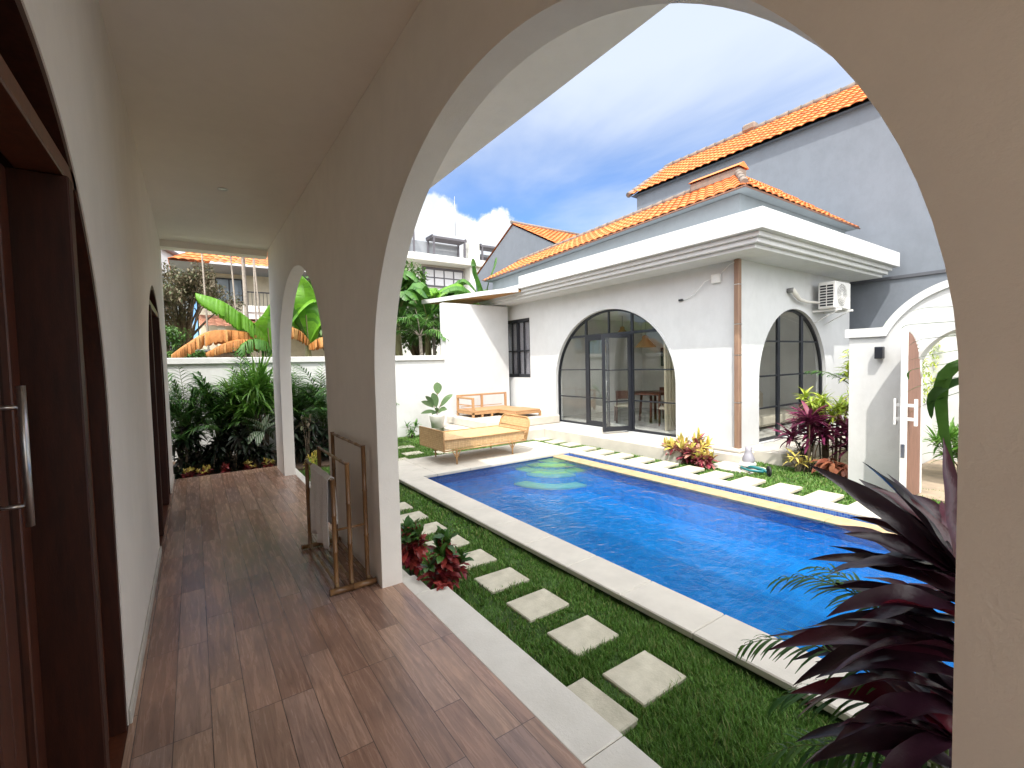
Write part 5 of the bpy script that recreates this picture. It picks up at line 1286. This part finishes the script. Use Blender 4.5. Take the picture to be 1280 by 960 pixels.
banana(2.5,13.0,'banana plant with green and browned leaves seen through the narrow arch',[
    ('g',[(2.5,12.9,2.4),(2.45,12.8,3.2),(2.4,12.7,3.8),(2.2,12.6,4.1)],.8,.8,.4),('g',[(2.5,12.9,2.3),(2.8,12.8,2.9),(3.2,12.7,3.2)],.5,.4,.5),
    ('d',[(2.5,12.8,2.4),(2.2,12.7,2.7),(1.9,12.6,2.7),(1.7,12.6,2.4)],.6,1.2,1.2),('d',[(2.5,12.8,2.3),(2.8,12.6,2.5),(3.1,12.5,2.4),(3.4,12.5,2.1)],.65,1.2,1.2),
    ('k',[(2.5,12.9,2.4),(2.2,12.8,3.0),(2.0,12.7,3.5)],.5,.5,.5),('g',[(2.5,13,2.4),(2.9,13.1,3.2),(3.1,13.1,3.9),(3.0,13.2,4.3)],.5,.4,.4)], 2.4)
def rb(x,y,h,n,sp,kind='k'):
    L = []
    for k in range(n):
        a = rnd.uniform(0,6.283); l = sp*rnd.uniform(.8,1.2); c, s = math.cos(a), math.sin(a)*.7; up = rnd.uniform(.3,1.1)
        L.append((kind if rnd.random() < .8 else 'g',[(x,y,h),(x+c*l*.35,y+s*l*.35,h+up*.75),(x+c*l*.75,y+s*l*.75,h+up),(x+c*l*1.1,y+s*l*1.1,h+up*.6)],rnd.uniform(.45,.62),rnd.uniform(.3,.9),rnd.uniform(.3,.9)))
    return L
for i,(x,y,h,n) in enumerate(((5.2,13.6,3.2,8),(6.3,13.9,3.3,8),(7.1,14.4,3.5,8),(8.0,14.2,3.4,7),(8.7,14.9,3.4,7),(5.6,15.2,3.9,7))):
    banana(x,y,'%s banana plant of the row left of the pool house canopy' % nm[i], rb(x,y,h,n,1.25), h, 'banana plants left of the pool house')
banana(8.15,13.4,'tall banana plant with an upright leaf over the canopy',[('k',[(8.15,13.4,3.4),(8.0,13.3,4.2),(7.8,13.3,4.8),(7.75,13.3,5.2)],.35,.4,.5),('g',[(8.2,13.4,3.5),(8.5,13.3,4.1),(8.75,13.3,4.5)],.5,.3,.2),('k',[(8.2,13.4,3.4),(8.3,13.3,4.4),(8.5,13.2,5.0),(8.6,13.2,5.3)],.28,.8,.9),('k',[(8.1,13.4,3.4),(7.6,13.3,4.0),(7.0,13.2,4.2),(6.5,13.2,4.0)],.6,.4,.6)],3.4)
# palm with arching fronds, and dense tree masses
for i,(x,y,h,n,L) in enumerate(((5.45,12.5,2.55,9,1.3),(4.6,13.2,2.6,10,1.4),(6.1,13.0,2.7,8,1.2))):
    t = thing('coconut_palm', (x,y,-.19), 'young palm with arching fronds above the garden wall, %s from the pier' % nm[i].replace('leftmost','nearest'), 'palm tree')
    mb, ms = MB(), MB(); ms.tube([(x,y,-.19),(x+.05,y,h*.5),(x,y,h)], .06, 8, True, [.09,.06,.05])
    for k in range(n): frond(mb, ms, (x,y,h), k*6.283/n+rnd.uniform(-.3,.3), R(rnd.uniform(25,75)), L*rnd.uniform(.8,1.1), 34, .42, .032, 1.9, .014)
    mb.build('fronds', L_PALM, t); ms.build('trunk', PALE_TRUNK, t)

def tree(name, x, y, h, crown_r, crown_z, n, mt, lab, leaf=.09, trunk_r=.12, tm=TRUNK, grp=None, sq=.8):
    t = thing(name, (x,y,-.19), lab, 'tree', grp)
    ms = MB(); ms.tube([(x,y,-.19),(x+.08,y,h*.3),(x-.03,y+.05,h*.6)], trunk_r, 8, True, [trunk_r*1.3,trunk_r,trunk_r*.6])
    cl = []
    for k in range(26):
        a = rnd.uniform(0,6.283); e = rnd.uniform(-.5,1.4); rr = crown_r*rnd.uniform(.35,1)
        c = Vector((x+rr*math.cos(a)*math.cos(e), y+rr*math.sin(a)*math.cos(e), crown_z+rr*sq*math.sin(e))); cl.append((c, crown_r*rnd.uniform(.18,.36)))
        m_ = Vector((x,y,h*.55)).lerp(c,.5)+Vector((0,0,.1)); ms.tube([(x-.03,y+.05,h*rnd.uniform(.35,.58)), m_, c], .03, 5, True, [trunk_r*.4,trunk_r*.22,.012])
    ms.build('trunk', tm, t); mb = MB()
    for _ in range(n):
        c, r = cl[rnd.randrange(len(cl))]
        v = Vector((rnd.gauss(0,1),rnd.gauss(0,1),rnd.gauss(0,.8))); v = v.normalized()*r*rnd.random()**.4
        a = rnd.uniform(0,6.283); e = rnd.uniform(-1,1); l = leaf*rnd.uniform(.7,1.4)
        blade(mb, c+v, (math.cos(a)*math.cos(e),math.sin(a)*math.cos(e),math.sin(e)), l, l*.45, 2, .6, 'oval', .2)
    mb.build('crown', mt, t); return t
tree('tangled_tree', -.15, 17.2, 4.6, 1.55, 3.6, 9000, L_OLIVE, 'tangled brown leaved tree at the left edge beyond the garden wall', .10, .12)
tree('tangled_tree', -1.3, 16.2, 4.3, 1.3, 3.3, 6000, L_OLIVE, 'second tangled brown tree partly hidden by the left wall', .10, .12)
tree('leafy_tree', -.5, 14.2, 2.7, .8, 2.1, 2600, L_TREE, 'low green tree just above the wall at the far left', .10, .06)
tree('leafy_tree', 5.7, 16.5, 6.4, 1.7, 4.7, 10000, L_TREE, 'dense green tree behind the banana plants left of the apartments', .16, .12)
tree('leafy_tree', 4.0, 15.5, 4.6, 1.5, 3.4, 6000, L_TREE, 'dense green tree hidden mostly behind the pier', .16, .12)
tree('leafy_tree', 7.6, 17.5, 4.3, 1.7, 3.0, 7000, L_TREE, 'dark green tree low behind the banana row', .16, .12)
tree('leafy_tree', 4.3, 18.5, 5.0, 1.6, 3.8, 6000, L_TREE, 'green tree beyond the narrow arch', .14, .12)
for i,(x,y,tx,tz) in enumerate(((.38,15.0,.30,6.6),(1.15,15.0,.92,6.8),(1.75,14.8,1.45,6.6),(1.9,19,1.95,7.0))):
    t = thing('thin_palm', (x,y,-.19), 'thin pale palm trunk in front of the orange roofed house, %s from the left' % ['first','second','third','fourth'][i], 'palm tree', 'thin pale palm trunks')
    ms = MB(); ms.tube([(x,y,-.19),((x+tx)/2+.03,y,tz*.45),(tx,y,tz)], .02, 8, True, [.032,.022,.018]); 
    mb = MB()
    for k in range(10): frond(mb, ms, (tx,y,tz), k*.628+rnd.uniform(-.2,.2), R(rnd.uniform(0,70)), 1.5, 22, .4, .035, 2.0, .012)
    ms.build('trunk', PALE_TRUNK, t); mb.build('crown', L_PALM, t)
# frond hanging in front of the orange roof
t = thing('hanging_palm', (1.6,20,-.19), 'palm with a drooping green frond in front of the orange roof', 'palm tree')
ms, mb = MB(), MB(); ms.tube([(1.8,20,-.19),(1.75,20,3.5),(1.7,20,7.6)], .07, 8, True, [.1,.07,.06])
for k in range(9): frond(mb, ms, (1.7,20,7.6), k*.7, R(rnd.uniform(-30,50)), 1.9, 26, .5, .05, 2.4, .015)
ms.build('trunk', PALE_TRUNK, t); mb.build('crown', L_PALM, t)
# low outbuilding visible between leaves at left
t = thing('garden_shed', (.6,19.5,-.2), 'brown shed behind the dead banana leaves', 'shed')
MB().box(-1.8,1.6,19,21,-.2,2.35,.01).build('wall', mat('brown_boards',(.24,.17,.12),(.15,.10,.07),.8,5,stretch=(8,1,1)), t); MB().box(-2,1.8,18.8,21.2,2.352,2.42,.01).build('roof', GREYL, t)

# ------------------------------------------------------------------ light, sky, camera
sun_dir = Vector((1,1,-2.08)).normalized()
sl = bpy.data.lights.new('sun','SUN'); sl.energy = SUN_E = 2.0; sl.angle = R(.53); sl.color = (1,.95,.87)
so_ = bpy.data.objects.new('sun', sl); COL.objects.link(so_); so_.rotation_euler = sun_dir.to_track_quat('-Z','Y').to_euler()
so_.location = (-6,-6,14)
elev = math.asin(-sun_dir.z)
W = bpy.data.worlds.new('World'); SC.world = W; W.use_nodes = True
nt = W.node_tree; nt.nodes.clear()
def wn(t, **k):
    n = nt.nodes.new(t)
    for a, b in k.items(): setattr(n, a, b)
    return n
wl_ = nt.links.new
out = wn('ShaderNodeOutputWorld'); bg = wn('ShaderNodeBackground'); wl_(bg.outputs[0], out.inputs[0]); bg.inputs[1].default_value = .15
sky = wn('ShaderNodeTexSky', sky_type='NISHITA'); sky.sun_disc = False; sky.sun_elevation = elev; sky.sun_rotation = R(225)
sky.air_density = 1.0; sky.dust_density = .6; sky.ozone_density = 2.5
tc = wn('ShaderNodeTexCoord'); D = tc.outputs['Generated']
def vm(op, a, b=None):
    n = wn('ShaderNodeVectorMath', operation=op); wl_(a, n.inputs[0])
    if b is not None:
        if isinstance(b, tuple): n.inputs[1].default_value = b
        else: wl_(b, n.inputs[1])
    return n
def m2(op, a, b, c=None):
    n = wn('ShaderNodeMath', operation=op)
    for i, v in enumerate((a,b,c)):
        if v is None: continue
        if isinstance(v, (int,float)): n.inputs[i].default_value = v
        else: wl_(v, n.inputs[i])
    return n.outputs[0]
def nz(scale, detail, rough, src, dist=0):
    n = wn('ShaderNodeTexNoise'); n.inputs['Scale'].default_value = scale; n.inputs['Detail'].default_value = detail; n.inputs['Roughness'].default_value = rough; n.inputs['Distortion'].default_value = dist
    wl_(src, n.inputs['Vector']); return n.outputs['Fac']
def sstep(x, a, b):
    n = wn('ShaderNodeMapRange', interpolation_type='SMOOTHSTEP'); wl_(x, n.inputs[0]); n.inputs[1].default_value = a; n.inputs[2].default_value = b; return n.outputs[0]
# cumulus heaps: a union of lobes with a billowing edge
lob = None
for az, dz, r in ((22,.285,.058),(25.5,.275,.068),(28.3,.262,.052),(33.2,.262,.050),(35,.252,.044),(30.8,.235,.05),(17,.25,.07),(12,.23,.06),(3,.20,.08),(-12,.22,.09),(-25,.2,.08),(60,.16,.1),(85,.2,.1),(110,.25,.12),(150,.22,.12),(200,.25,.1),(-60,.2,.1),(-90,.25,.1)):
    h = math.sqrt(1-dz*dz); c = (h*math.sin(R(az)), h*math.cos(R(az)), dz)
    d = wn('ShaderNodeVectorMath', operation='DISTANCE'); wl_(D, d.inputs[0]); d.inputs[1].default_value = c
    v = m2('SUBTRACT', r, d.outputs['Value']); lob = v if lob is None else m2('MAXIMUM', lob, v)
bil = m2('MULTIPLY', m2('SUBTRACT', nz(26,6,.62,D), .5), .055)
cum = sstep(m2('ADD', lob, bil), -.004, .010)
shade = sstep(nz(14,5,.6,D), .35, .70)
ccol = wn('ShaderNodeMix', data_type='RGBA'); wl_(shade, ccol.inputs[0]); ccol.inputs[6].default_value = (2.6,2.8,3.1,1); ccol.inputs[7].default_value = (3.8,3.8,3.8,1)
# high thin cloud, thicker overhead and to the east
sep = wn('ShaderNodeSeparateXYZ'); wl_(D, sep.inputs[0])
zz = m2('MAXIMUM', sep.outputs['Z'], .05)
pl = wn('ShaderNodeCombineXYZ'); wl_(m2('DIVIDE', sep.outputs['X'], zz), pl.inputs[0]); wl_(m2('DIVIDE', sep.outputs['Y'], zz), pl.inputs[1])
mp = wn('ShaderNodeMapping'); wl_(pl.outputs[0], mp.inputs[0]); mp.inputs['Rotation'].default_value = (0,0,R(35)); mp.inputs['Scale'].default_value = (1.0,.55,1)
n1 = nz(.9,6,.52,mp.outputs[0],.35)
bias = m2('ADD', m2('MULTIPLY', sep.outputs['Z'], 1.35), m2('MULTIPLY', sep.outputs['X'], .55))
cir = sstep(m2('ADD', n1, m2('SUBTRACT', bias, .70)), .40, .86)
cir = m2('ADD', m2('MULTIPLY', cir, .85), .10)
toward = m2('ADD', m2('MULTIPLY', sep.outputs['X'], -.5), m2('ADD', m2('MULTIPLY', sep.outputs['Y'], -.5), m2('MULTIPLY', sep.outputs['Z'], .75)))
glow = sstep(toward, .05, .85)  # brightness added overhead and sunward, out of view, to light the veranda
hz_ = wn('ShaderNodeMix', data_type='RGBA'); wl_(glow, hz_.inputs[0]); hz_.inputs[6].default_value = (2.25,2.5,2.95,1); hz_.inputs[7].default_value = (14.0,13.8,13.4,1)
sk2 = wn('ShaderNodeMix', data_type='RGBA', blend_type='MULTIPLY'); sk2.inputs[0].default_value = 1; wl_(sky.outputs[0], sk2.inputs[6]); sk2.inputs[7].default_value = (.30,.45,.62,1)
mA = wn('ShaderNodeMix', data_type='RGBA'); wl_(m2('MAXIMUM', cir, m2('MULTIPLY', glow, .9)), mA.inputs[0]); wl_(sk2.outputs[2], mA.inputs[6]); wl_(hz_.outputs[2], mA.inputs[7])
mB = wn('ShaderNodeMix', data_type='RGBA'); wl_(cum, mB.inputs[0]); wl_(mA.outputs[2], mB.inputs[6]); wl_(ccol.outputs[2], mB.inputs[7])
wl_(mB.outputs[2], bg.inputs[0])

cam = bpy.data.cameras.new('camera'); co = bpy.data.objects.new('camera', cam); COL.objects.link(co); SC.camera = co
cam.sensor_width = 36; cam.lens = 575.4/1280*36; cam.clip_start = .02; cam.clip_end = 2000
yaw, pitch, roll = R(34.656), R(-2.545), R(-1.334)
F = Vector((math.sin(yaw)*math.cos(pitch), math.cos(yaw)*math.cos(pitch), math.sin(pitch)))
r_ = Vector((math.cos(yaw), -math.sin(yaw), 0)); u_ = r_.cross(F)
Rr = r_*math.cos(roll)+u_*math.sin(roll); Uu = -r_*math.sin(roll)+u_*math.cos(roll)
Mx = Matrix((Rr, Uu, -F)).transposed().to_4x4(); Mx.translation = Vector((0,0,1.7)); co.matrix_world = Mx

SC.view_settings.view_transform = 'Standard'; SC.view_settings.look = 'None'; SC.view_settings.gamma = 1; SC.view_settings.use_curve_mapping = False
SC.view_settings.exposure = 1.32
SC.render.engine = 'CYCLES'
cy = SC.cycles
cy.use_denoising = True
try: cy.denoiser = 'OPENIMAGEDENOISE'
except Exception: pass
cy.max_bounces = 10; cy.diffuse_bounces = 8; cy.glossy_bounces = 4; cy.transmission_bounces = 6; cy.transparent_max_bounces = 14
cy.caustics_reflective = False; cy.caustics_refractive = False; cy.sample_clamp_indirect = 6
